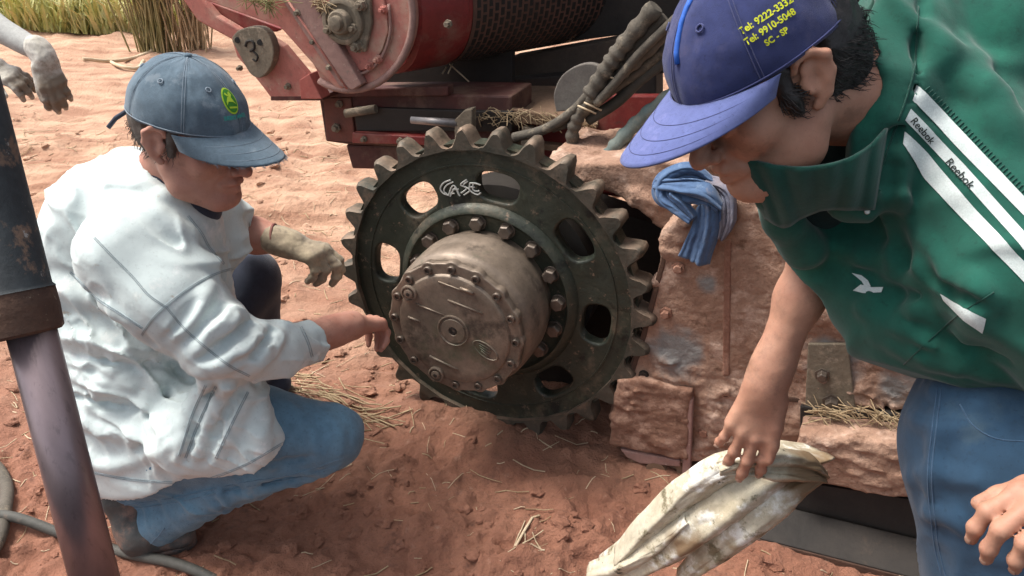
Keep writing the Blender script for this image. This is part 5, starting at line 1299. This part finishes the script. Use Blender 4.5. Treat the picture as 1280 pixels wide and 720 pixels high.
    F.ell(L(0, -.020, .026), (.081 * hs, .098 * hs, .090 * hs), .01, Mh)
    F.cut(L(0, .018, 0), Mh @ V((0, 1, .0))); F.cut(L(0, -.03, -.055), Mh @ V((0, -.35, -1))); F.cut(L(0, 0, .05), Mh @ V((0, 0, 1)))
    for q in (-1, 1):
        F.cone(L(q * .09, -.012, .03), L(q * .09, -.008, -.05), .026 * hs, .03 * hs, .005, None, True); F.chain([L(q * .070, .018, .03), L(q * .071, .016, -.012)], [.010, .006], .006)
    F.disp(lambda P: -.002 * ridge(P * 50, 2, 2), .01)
    hair = smoothmesh(F.mesh("hair"), 1)
    HM = mat("greying brown hair", (.07, .05, .04), (.13, .11, .095), 60, rough=.7, bump=.5, bscale=300)
    hair_strands("hair_tuft", hair, 900, .016, .0007, lambda c: Mh @ V((0, -.6, -.9)), HM, root, lambda c, n: (Mh.transposed() @ (c - HC)).z < .012)
    part("hair", hair, HM, root)
    # eyebrows
    b = MB()
    for q in (-1, 1):
        for i in range(16):
            t = i / 15; p = L(q * (.016 + .034 * t), .0935 - .018 * t * t, .014 + .006 * math.sin(t * 2.4)); b.tube([p, p + Mh @ V((q * .008, -.001, .002 - .004 * t))], [.0012, .0003], 4, False)
    part("eyebrows", b.mesh("eyebrows", weld=False), HM, root)
    # cap
    cap, billp = make_cap(root, L, CAPB, CAPB, SEAML, .082, True, .030, .26)
    cap["label"] = "washed slate blue cap with frayed brim"
    fr = MB(); rs = random.Random(4)
    for i in range(150):
        a = R(rs.uniform(-62, 62)); p = billp(a, 1.0); b0_ = billp(a, .9); d = (p - b0_).normalized(); fr.tube([p, p + (d + V((rs.gauss(0, .5), rs.gauss(0, .5), rs.gauss(0, .5)))) * rs.uniform(.0015, .0045)], rs.uniform(.0003, .0006), 4, False)
    part("frayed_edge", fr.mesh("frayed_edge", weld=False), mat("frayed pale threads", (.24, .28, .32), (.2, .24, .28), 50), cap)
    st = MB(); st.tube([dome(L, R(180), R(80), .004), L(0, -.140, .0), L(.012, -.160, -.02), L(.022, -.168, -.038)], .005, 6); part("strap", st.mesh("strap"), NAVY_SHADE, cap)
    EA, EP = 7, 57
    def ef(u, v, off=.0016): return dome(L, R(EA) + u / .098, R(EP) - v / .104, off)
    def ring_(rx, ry, n=30): return [(rx * math.cos(2 * math.pi * i / n), ry * math.sin(2 * math.pi * i / n) * (1 if math.sin(2 * math.pi * i / n) > 0 else 1.08)) for i in range(n)]
    Y = mat("bright yellow green thread", (.62, .85, .06), (.5, .75, .05), 80, rough=.8); G2 = mat("leaf green thread", (.07, .33, .03), (.05, .25, .03), 80, rough=.8); TL = mat("teal thread", (.05, .42, .36), (.05, .36, .32), 90, rough=.85)
    flatmesh("emblem", [ring_(.0175, .0215)], lambda u, v: ef(u, v, .0016), Y, cap); flatmesh("emblem_field", [ring_(.0148, .0188)], lambda u, v: ef(u, v, .0024), G2, cap)
    deer = [[(-.011, -.009), (-.004, -.004), (.006, -.002), (.012, -.008), (.011, -.002), (.005, .005), (.001, .006), (-.001, .012), (-.006, .014), (-.008, .008), (-.004, .004), (-.007, -.003)], [(-.010, -.015), (.008, -.013), (.009, -.010), (-.009, -.012)], [(0, .008), (.006, .013), (.009, .011), (.004, .006)]]
    flatmesh("emblem_stag", deer, lambda u, v: ef(u, v, .0032), Y, cap, False)
    for tx, dv in (("JOHN DEERE", -.028), ("CANAVIEIROS", -.0345)): 
        if dv > -.03: text_print("cap_lettering", tx, lambda u, v: ef(u + .002, v + dv, .0042), TL, cap, .0085, 0, .0004)
crouching_man()
# ------------------------------------------------------------ the man bending over the track frame
GREEN = clothm("green track jacket cloth", (.0035, .080, .055), (.005, .100, .068), 5, 0, [((.008, .135, .086), 7, .56, .76)], bump=.3, crease=.007, cscale=8)
DKGREEN = clothm("dark green stitching and shaded collar", (.004, .055, .04), (.006, .075, .052), 6)
NAVYC = clothm("navy cotton", (.020, .030, .115), (.03, .042, .15), 8, 1200, [((.08, .075, .15), 8, .54, .74), ((.012, .016, .05), 14, .6, .75)])
PERI = clothm("faded violet blue cotton", (.13, .165, .38), (.10, .125, .32), 8, 1200, [((.21, .22, .46), 12, .58, .76)])
WHITE = clothm("white knit stripe", (.70, .76, .74), (.60, .68, .66), 60)
JEAN2 = clothm("mid blue jeans", (.022, .068, .13), (.035, .092, .165), 5, 800, [((.07, .12, .16), 6, .56, .74)], crease=.007, cscale=8)
BLACKHAIR = mat("black hair", (.012, .010, .010), (.03, .026, .025), 60, rough=.45, bump=.4, bscale=300)
def bending_man():
    root = thing("person", V((.95, .95, 0)), "man bending down in green track jacket with white stripes and navy cap", "man")
    Mh = hmat(cvec(-.765, -.63, .09), cvec(-.53, .71, .45)); hs = 1.04; HC = atd(1028, 98, .92) + Mh @ V((.088 * hs, .010, .0))
    neck = atd(1120, 135, 1.10)
    F = Field((.18, .70, .42), (.92, 1.40, 1.52), .0036)
    L = head(F, HC, Mh, hs)
    F.chain([L(0, -.04, -.04), L(0, -.075, -.075), neck], [.058, .058, .060], .03)
    F.chain([neck, atd(1200, 260, 1.18)], [.062, .085], .03)
    # far arm reaching down to the sack
    shF, elF, wrF = atd(1120, 260, 1.30), atd(1022, 315, 1.25), atd(958, 478, 1.29)
    F.chain([shF, elF, elF.lerp(wrF, .35), wrF], [.048, .037, .034, .024], .02)
    F.cone(elF.lerp(wrF, .8), wrF, .026, .026, .02, (CF, .8))
    dF = (atd(930, 560, 1.33) - wrF).normalized()
    tipF = hand(F, wrF + dF * .006, dF, cvec(-.1, .25, 1), .94, [(6, 18, 12), (5, 14, 12), (8, 18, 14), (12, 24, 16)], .9, (.20, -.1, .12), flip=-1)
    F.disp(lambda P: -.0010 * fbm(P * 60, 2, 2), .01)
    body = smoothmesh(F.mesh("body"), 2); part("body", body, SK2, root)
    # near hand, resting on the thigh in the corner
    F = Field((.42, .55, .35), (1.0, 1.15, .95), .0034)
    wr2 = atd(1378, 606, .95); d2 = (atd(1295, 645, .92) - wr2).normalized()
    F.chain([atd(1480, 560, .98), wr2], [.045, .033], .02)
    tipN = hand(F, wr2, d2, cvec(-.1, .80, .6), 1.0, [(26, 44, 24), (30, 48, 24), (34, 50, 26), (38, 50, 28)], .8, (.35, .3, .3), flip=1)
    part("near_hand", smoothmesh(F.mesh("near_hand"), 2), SK2, root)
    NAIL = mat("fingernails", (.50, .31, .23), (.42, .25, .18), 40, rough=.4)
    for tips in (tipF, tipN):
        for p, dd, nn in tips:
            ico = bmesh.new(); bmesh.ops.create_icosphere(ico, subdivisions=2, radius=1); me = bpy.data.meshes.new("fingernail"); ico.to_mesh(me); ico.free()
            me.polygons.foreach_set("use_smooth", np.ones(len(me.polygons), bool)); dd = dd.normalized(); nn = (nn - dd * nn.dot(dd)).normalized(); ss = dd.cross(nn)
            me.transform(Matrix(((ss.x, dd.x, nn.x, 0), (ss.y, dd.y, nn.y, 0), (ss.z, dd.z, nn.z, 0), (0, 0, 0, 1))) @ Matrix.Diagonal((.0048, .0060, .0016, 1))); me.transform(Matrix.Translation(p - dd * .001 + nn * .0058))
            part("fingernail", me, NAIL, root)
    # jeans
    F = Field((.45, .60, .2), (1.15, 1.45, .98), .0065)
    F.chain([atd(1330, 400, 1.25), atd(1262, 560, 1.16), atd(1262, 800, 1.22)], [.16, .128, .105], .05)
    for pl, r in [([(1140, 520), (1180, 535), (1240, 530)], .009), ([(1135, 600), (1170, 590), (1220, 600)], .008), ([(1180, 500), (1172, 560), (1165, 640)], .006), ([(1140, 650), (1180, 640), (1215, 660)], .008), ([(1160, 480), (1200, 500), (1260, 505)], .009)]:
        foldline(F, pl, r, .004, False, .018)
    F.disp(lambda P: -.007 * creases(P, ((.5, .3, 1.6), (.3, 1, .2), (-.3, 0, .3)), 7, .17, 2) - .004 * creases(P, ((1.4, .3, .9), (.3, 1, .2), (-.3, 0, .6)), 12, .18, 4), .03)
    j2 = part("jeans", smoothmesh(F.mesh("jeans"), 2), JEAN2, root); surf_seams(j2, [[(1172, 485), (1165, 540), (1160, 600), (1168, 680), (1180, 730)], [(1177, 485), (1170, 540), (1165, 600), (1173, 680), (1185, 730)], [(1200, 505), (1215, 530), (1245, 548), (1290, 552)]], .0010, clothm("mid blue stitching", (.08, .16, .26), (.05, .10, .18), 60))
    # jacket
    F = Field((.30, .62, .62), (1.28, 1.62, 1.78), .0050)
    F.chain([atd(1205, 60, 1.16), atd(1400, 100, 1.25)], [.150, .20], .06)
    F.chain([atd(1160, 180, 1.17), atd(1230, 300, 1.16), atd(1400, 400, 1.2)], [.115, .155, .20], .06)
    F.chain([atd(1190, 190, 1.08), atd(1270, 330, 1.03), atd(1370, 440, 1.0)], [.100, .092, .085], .04)
    F.chain([atd(1090, 300, 1.20), atd(1110, 350, 1.20), atd(1170, 395, 1.17), atd(1290, 440, 1.18)], [.075, .082, .10, .12], .05)
    F.chain([atd(1075, 285, 1.22), atd(1062, 330, 1.24)], [.075, .060], .04)
    F.chain([atd(965, 208, 1.16), atd(990, 260, 1.19), atd(1030, 320, 1.21)], [.022, .036, .05], .03)
    FR = [atd(946, 212, 1.01), atd(958, 240, 1.04), atd(978, 275, 1.10), atd(1005, 310, 1.15)]
    F.chain([atd(1150, 20, 1.10), atd(1150, 110, 1.08), atd(1135, 190, 1.09)], [.06, .06, .055], .03)
    # stand up collar: a flap from behind the ear down to its pointed corner
    cp = [atd(1150, -25, 1.06), atd(1135, 40, 1.02), atd(1118, 110, 1.01), atd(1100, 170, 1.02), atd(1078, 225, 1.035), atd(1060, 250, 1.05)]
    F.chain(cp, [.036, .040, .042, .044, .036, .024], .02, (CF, .45))
    F.cone(atd(1050, 240, 1.05), atd(1088, 262, 1.05), .014, .012, .015)
    foldline(F, [(1152, 0), (1148, 60), (1140, 110), (1118, 175), (1105, 225), (1090, 262)], .010, -.001, True, .012)
    for pl, r in [([(1110, 250), (1130, 300), (1120, 350), (1085, 380)], .010), ([(1125, 170), (1110, 230), (1125, 290)], .010), ([(1150, 290), (1180, 340), (1240, 370)], .012), ([(1045, 300), (1080, 320), (1110, 318)], .009),
                  ([(1150, 330), (1150, 380), (1170, 420)], .012), ([(1200, 60), (1230, 130), (1270, 180)], .014), ([(1160, 40), (1190, 90), (1250, 120)], .012), ([(1080, 390), (1140, 410), (1210, 440)], .010), ([(1100, 420), (1170, 445), (1260, 470)], .010), ([(1220, 350), (1225, 390), (1200, 430)], .010)]:
        foldline(F, pl, r, .005, False, .02)
    for pl, r in [([(1115, 210), (1112, 280), (1135, 330)], .012), ([(1140, 310), (1165, 350), (1230, 385)], .009), ([(1075, 340), (1110, 365), (1150, 370)], .008), ([(1130, 400), (1190, 430), (1260, 450)], .007)]:
        foldline(F, pl, r, 0, True, .014)
    F.disp(lambda P: -.0085 * creases(P, ((1.1, .3, 1.2), (.3, 1, .2), (-.4, 0, .4)), 5.5, .17, 1) - .0085 * creases(P, ((.4, .3, 1.6), (.2, 1, .2), (-.5, 0, .3)), 9, .16, 3) - .0034 * creases(P, ((1, 0, 1.4), (0, 1, 0), (-.7, 0, .5)), 20, .2, 5), .03)
    # room for neck, chin, far forearm
    F.chain([L(0, -.01, -.0), L(0, .02, -.09)], [.088, .076], .012, None, True); F.cone(L(0, -.05, -.05), L(0, -.085, -.08), .062, .060, .012, None, True)
    F.chain([L(0, .02, -.08), atd(1010, 240, 1.10)], [.062, .040], .02, None, True)
    F.chain([atd(1008, 325, 1.25), atd(960, 450, 1.28)], [.054, .07], .01, None, True)
    F.cut(atd(1150, 478, 1.1), (atd(1150, 478, 1.1) - atd(1143, 380, 1.12)).cross(CF).cross(CF) * -1) if False else None
    F.chain(FR, [.010, .016, .022, .03], .02)
    hemn = (-CU * .93 - CR * .30).normalized()
    F.cut(atd(1150, 466, 1.06), hemn)
    me = smoothmesh(F.mesh("jacket"), 3); jk = part("jacket", me, GREEN, root)
    me2 = me.copy(); me2.transform(Matrix.Translation(wloc(root)))
    bv = BVHTree.FromPolygons([v.co.copy() for v in me2.vertices], [tuple(p.vertices) for p in me2.polygons])
    last = [V((1, 1, 1))]
    def on(px, py, off=.0012):
        d = ray(px, py).normalized(); h = bv.ray_cast(CAM, d)
        if h[0] is None: return CAM + d * (last[0] - CAM).length
        last[0] = h[0]; return h[0] + h[1] * off
    def interp(pl, t):
        k = t * (len(pl) - 1); j = min(int(k), len(pl) - 2); f = k - j; return (pl[j][0] * (1 - f) + pl[j + 1][0] * f, pl[j][1] * (1 - f) + pl[j + 1][1] * f)
    def band(up, lo, nm, n=70, m=5, off=.0014, mt=WHITE):
        vs = []
        for i in range(n + 1):
            a, b_ = interp(up, i / n), interp(lo, i / n)
            for j in range(m + 1):
                t = j / m; vs.append(tuple(on(a[0] * (1 - t) + b_[0] * t, a[1] * (1 - t) + b_[1] * t, off)))
        q = [(i * (m + 1) + j, (i + 1) * (m + 1) + j, (i + 1) * (m + 1) + j + 1, i * (m + 1) + j + 1) for i in range(n) for j in range(m)]
        part(nm, npmesh(nm, np.array(vs), np.array(q)), mt, jk)
    band([(1147, 106), (1210, 172), (1282, 248), (1330, 300)], [(1140, 125), (1205, 193), (1282, 272), (1330, 325)], "stripe")
    band([(1138, 136), (1205, 205), (1282, 292), (1330, 345)], [(1131, 150), (1200, 222), (1282, 314), (1330, 370)], "stripe", off=.0012)
    band([(1132, 164), (1160, 192), (1220, 262), (1282, 328), (1330, 380)], [(1129, 180), (1155, 222), (1205, 275), (1282, 354), (1330, 410)], "stripe")
    band([(1176, 367), (1205, 385), (1232, 398)], [(1180, 375), (1205, 400), (1228, 416)], "stripe", 16, 3)
    INK = mat("black print", (.012, .02, .018), (.02, .03, .025), 50)
    for (x0, y0) in ((1152, 163), (1200, 217)):
        ang = math.atan2(-1.09, 1.0); ca, sa = 1 / math.hypot(1, 1.1), 1.1 / math.hypot(1, 1.1)
        text_print("stripe_lettering", "Reebok", lambda u, v: on(x0 + u * ca + v * sa, y0 + u * sa - v * ca, .0022), INK, jk, 15 if x0 > 1180 else 12.5, .1, .15)
    flatmesh("bird_emblem", [[(1065, 341), (1077, 344), (1085, 351), (1089, 359), (1082, 360), (1077, 352)], [(1067, 363), (1076, 356), (1090, 360), (1105, 359), (1102, 366), (1080, 367)]], lambda x, y: on(x, y, .0016), WHITE, jk, False)
    # stitching along the first stripe and the collar
    b = MB()
    for i in range(34):
        x = 1156 + i * 3.9; y = 113 + i * 4.1; b.tube([on(x, y, .001), on(x + 3.4, y - 3.2, .001), on(x + 6, y - 4.5, .0006)], .0008, 4)
    part("gathered_stitches", b.mesh("gathered_stitches", weld=False), DKGREEN, jk)["kind"] = "stuff"
    def line(pl, r, mt, nm):
        b = MB(); b.tube([on(p.x, p.y, .0005) for p in catmull([V((x, y, 0)) for x, y in pl], 8)], r, 5); part(nm, b.mesh(nm), mt, jk)
    line([(1147, 8), (1146, 60), (1138, 105), (1118, 165), (1100, 215), (1086, 255)], .0012, DKGREEN, "collar_seam")
    line([(1242, 365), (1190, 400), (1130, 455)], .0009, DKGREEN, "pocket_seam")
    b = MB(); p = on(1081, 263, .004); b.tube([p, p + (CAM - p).normalized() * .003], [.0035, .0025], 10); part("snap_button", b.mesh("snap_button"), WHITE, jk)
    # white piping inside the front edge
    b = MB(); b.tube(catmull([atd(962, 222, 1.14), atd(970, 250, 1.15), atd(980, 280, 1.17), atd(990, 298, 1.18)], 5), .006, 8); part("zip_tape", b.mesh("zip_tape"), WHITE, jk)
    # lining inside the collar, dark to paint the shaded opening
    F = Field(np.array(atd(1020, 215, 1.13)) - .16, np.array(atd(1020, 215, 1.13)) + .16, .005)
    F.chain([atd(1060, 205, 1.14), atd(1000, 225, 1.15), atd(1020, 275, 1.2)], [.07, .05, .05], .03)
    part("lining", smoothmesh(F.mesh("lining"), 1), clothm("lining with painted shade", (.006, .022, .022), (.008, .03, .028)), root)
    # the thin open collar folded round the jaw, inner shadow painted in darker green
    up = [(1108, 160, .985), (1082, 186, .955), (1045, 203, .945), (1000, 209, .955), (958, 204, .975), (928, 197, 1.0)]
    dn = [(1092, 262, 1.02), (1062, 262, 1.01), (1030, 262, 1.02), (1002, 272, 1.04), (980, 284, 1.05), (956, 272, 1.06)]
    U3, D3 = catmull([atd(*p) for p in up], 8), catmull([atd(*p) for p in dn], 8); vs = []; nr = 14
    for i in range(len(U3)):
        for j in range(nr + 1):
            t = j / nr; p = U3[i].lerp(D3[i], t); d_ = (CAM - p).normalized()
            vs.append(tuple(p + d_ * (.010 * math.sin(math.pi * t) + .008 * mnoise.noise(V((i * .16, t * 1.4, 3))) - .004 * math.cos(i * .9 + t * 2))))
    q = [(i * (nr + 1) + j, (i + 1) * (nr + 1) + j, (i + 1) * (nr + 1) + j + 1, i * (nr + 1) + j + 1) for i in range(len(U3) - 1) for j in range(nr)]
    co_ = part("collar", npmesh("collar", np.array(vs), np.array(q)), DKGREEN, jk); md = co_.modifiers.new("solid", 'SOLIDIFY'); md.thickness = .004; md.offset = 0
    # hair
    F = Field(np.array(HC) - .18, np.array(HC) + .18, .0034)
    F.ell(L(0, -.026, .024), (.084 * hs, .100 * hs, .094 * hs), .01, Mh); F.ell(L(0, -.075, -.035), (.060, .045, .055), .03, Mh)
    F.cut(L(0, .030, 0), Mh @ V((0, 1, .35))); F.cut(L(0, -.04, -.085), Mh @ V((0, -.2, -1)))
    for q in (-1, 1):
        F.cone(L(q * .092, -.008, .018), L(q * .09, -.002, -.06), .029 * hs, .036 * hs, .005, None, True); F.chain([L(q * .066, .028, .035), L(q * .070, .022, -.004), L(q * .071, .020, -.022)], [.012, .008, .005], .008)
    F.disp(lambda P: -.003 * ridge(P * 45, 2, 2), .012)
    hair = smoothmesh(F.mesh("hair"), 1)
    hair_strands("hair_tuft", hair, 3200, .015, .0006, lambda c: Mh @ V((0, -.8, -.7)), BLACKHAIR, root, lambda c, n: (Mh.transposed() @ (c + wloc(root) * 0 - HC)).z < .012)
    part("hair", hair, BLACKHAIR, root)
    b = MB()
    for q in (-1, 1):
        for i in range(26):
            t = i / 25; p = L(q * (.014 + .036 * t), .0935 - .018 * t * t, .014 + .007 * math.sin(t * 2.4)); b.tube([p, p + Mh @ V((q * .009, -.001, .003 - .005 * t))], [.0015, .0004], 4, False)
    part("eyebrows", b.mesh("eyebrows", weld=False), BLACKHAIR, root)
    for q in (-1, 1):
        b = MB(); b.tube(catmull([L(q * .021, .090, -.002), L(q * .032, .0925, .003), L(q * .043, .085, -.001)], 4), .0011, 5); part("eyelashes", b.mesh("eyelashes"), BLACKHAIR, root)
    cap, billp = make_cap(root, L, NAVYC, PERI, clothm("navy stitching", (.06, .07, .2), (.04, .05, .15), 60), .091, False, .022, .12, 5)
    cap["label"] = "navy cap with violet blue brim and yellow phone numbers"
    YL = mat("yellow embroidery", (.70, .72, .02), (.6, .65, .02), 60, rough=.8)
    cb = BVHTree.FromPolygons([V(v.co) + wloc(root) for v in cap.data.vertices], [tuple(p.vertices) for p in cap.data.polygons])
    lastc = [HC]
    def onc(px, py, off=.0016):
        d = ray(px, py).normalized(); h = cb.ray_cast(CAM, d)
        if h[0] is None: return CAM + d * (lastc[0] - CAM).length
        lastc[0] = h[0]; n_ = h[1] if h[1].dot(d) < 0 else -h[1]; return h[0] + n_ * off
    A = R(33); ca, sa = math.cos(A), math.sin(A)
    for tx, cx_, cy_, sz in (("Tel: 9222-3332", 957, 20, 12.5), ("Tel: 9910-5048", 962, 34, 12), ("SC - SP", 970, 46, 11)):
        text_print("cap_lettering", tx, lambda u, v: onc(cx_ + u * ca - v * sa * 1.0, cy_ - u * sa - v * ca, .0018), YL, cap, sz, 0, .35)
    b = MB(); b.tube([onc(x_, y_, .0012) for x_, y_ in ((868, -6), (860, 10), (853, 30), (849, 50), (847, 66), (848, 80))], .0034, 6); part("piping", b.mesh("piping"), mat("bright blue tape", (.02, .12, .55), (.03, .15, .6), 40, rough=.7), cap)
bending_man()

# ------------------------------------------------------------ grubby sack held over the frame
def sack():
    th = thing("sack", atd(800, 700, 1.65), "grubby cream plastic sack held up by the bending man, folded and stained", "sack")
    m = mat("stained cream sacking", (.64, .59, .46), (.50, .43, .30), 9, rough=.62, rough2=.85, bump=.55, bscale=90, dist=.003,
            extra=[((.78, .77, .71), 11, .52, .60), ((.20, .17, .10), 15, .55, .62), ((.34, .24, .13), 6, .52, .66), ((.07, .07, .05), 30, .62, .66)])
    def pc(nm, pts, ws, pl, nw, sd, bulge, wsc=1.0, nn=None):
        me = ribbon(pts, ws, pl, nw, sd, nn or -CF, bulge, wsc)
        o = part(nm, me, m, th); md = o.modifiers.new("solid", 'SOLIDIFY'); md.thickness = .003; md.offset = 0
    add_patch(m, [(atd(1015, 590, 1.40) - wloc(th), .07), (atd(860, 700, 1.46) - wloc(th), .05)], (.24, .16, .09))
    pc("main_fold", [atd(1040, 572, 1.44), atd(985, 592, 1.40), atd(925, 628, 1.41), atd(868, 668, 1.46), atd(808, 708, 1.55), atd(745, 738, 1.66)], [.018, .050, .068, .066, .052, .028], .0065, 4.8, 3, .075)
    pc("upper_fold", [atd(960, 578, 1.39), atd(905, 594, 1.40), atd(858, 628, 1.45), atd(812, 668, 1.52), atd(770, 705, 1.60)], [.014, .026, .032, .028, .012], .004, 3.5, 6, .03)
    pc("lower_fold", [atd(1034, 592, 1.42), atd(985, 622, 1.40), atd(935, 664, 1.42), atd(890, 700, 1.48), atd(850, 730, 1.54)], [.016, .034, .034, .028, .012], .004, 3.5, 9, .03)
    pc("gripped_bunch", [atd(900, 590, 1.36), atd(935, 583, 1.355), atd(975, 582, 1.355), atd(1015, 590, 1.37), atd(1035, 600, 1.39)], [.008, .018, .026, .024, .010], .006, 5, 12, .02)
    pc("trailing_end", [atd(860, 655, 1.46), atd(820, 690, 1.52), atd(780, 712, 1.58), atd(735, 722, 1.66)], [.010, .024, .026, .018], .004, 4, 15, .02)
sack()

# ------------------------------------------------------------ gloved hands of somebody standing off to the left
def gloved_person():
    T = 2.85
    wr = atd(56, 74, T)
    root = thing("person", V((-2.0, 2.35, 0)), "pair of hanging hands in white knit gloves with grimy fingers, their owner out of frame", "person")
    F = Field(np.array(wr) - .34, np.array(wr) + .26, .0036)
    d = (atd(70, 118, T + .02) - wr).normalized()
    F.chain([atd(44, 58, T), wr], [.036, .036], .02)
    hand(F, wr, d, cvec(.35, .15, 1), 1.02, [(16, 34, 26), (14, 30, 24), (10, 26, 24), (12, 28, 24)], .7, (.25, .25, .3), flip=1, fat=1.2)
    F.disp(lambda P: -.002 * ridge(P * 40, 2, 1), .012)
    part("glove", smoothmesh(F.mesh("glove"), 2), GLOVE2, root)
    wr2 = atd(-8, 84, T + .1); F = Field(np.array(wr2) - .26, np.array(wr2) + .3, .0036)
    d2 = (atd(34, 104, T + .08) - wr2).normalized()
    F.chain([atd(-60, 72, T + .12), wr2], [.036, .036], .02)
    hand(F, wr2, d2, cvec(.1, .6, .8), .95, [(20, 30, 22), (18, 30, 20), (16, 30, 20), (20, 32, 20)], 1.0, (.6, .3, .3), flip=1, fat=1.15)
    F.disp(lambda P: -.002 * ridge(P * 40, 2, 1), .012)
    part("glove", smoothmesh(F.mesh("glove"), 2), GLOVE2, root)
    sl = mat("pale work shirt sleeve", (.45, .46, .44), (.38, .38, .36), 9, rough=.9)
    b = MB(); b.tube(catmull([atd(48, 64, T), atd(30, 20, T), atd(-10, -60, T), atd(-70, -160, T + .1)], 5), [.034 + .002 * i for i in range(16)], 14)
    b2 = MB(); b2.tube(catmull([atd(-40, 76, T + .11), atd(-90, 50, T + .14), atd(-180, -60, T + .2)], 5), [.04 + .002 * i for i in range(11)], 14)
    part("sleeve", b2.mesh("sleeve"), sl, root)
    b = MB(); b.tube(catmull([atd(47, 62, T), atd(20, 48, T + .03), atd(-20, 20, T + .06), atd(-90, -60, T + .1)], 5), [.036 + .001 * i for i in range(16)], 14); part("sleeve", b.mesh("sleeve"), sl, root)
    rl = wloc(root); add_patch(GLOVE2, [(atd(72, 116, T) - rl, .085), (atd(32, 108, T + .1) - rl, .06)], (.16, .125, .09))
gloved_person()
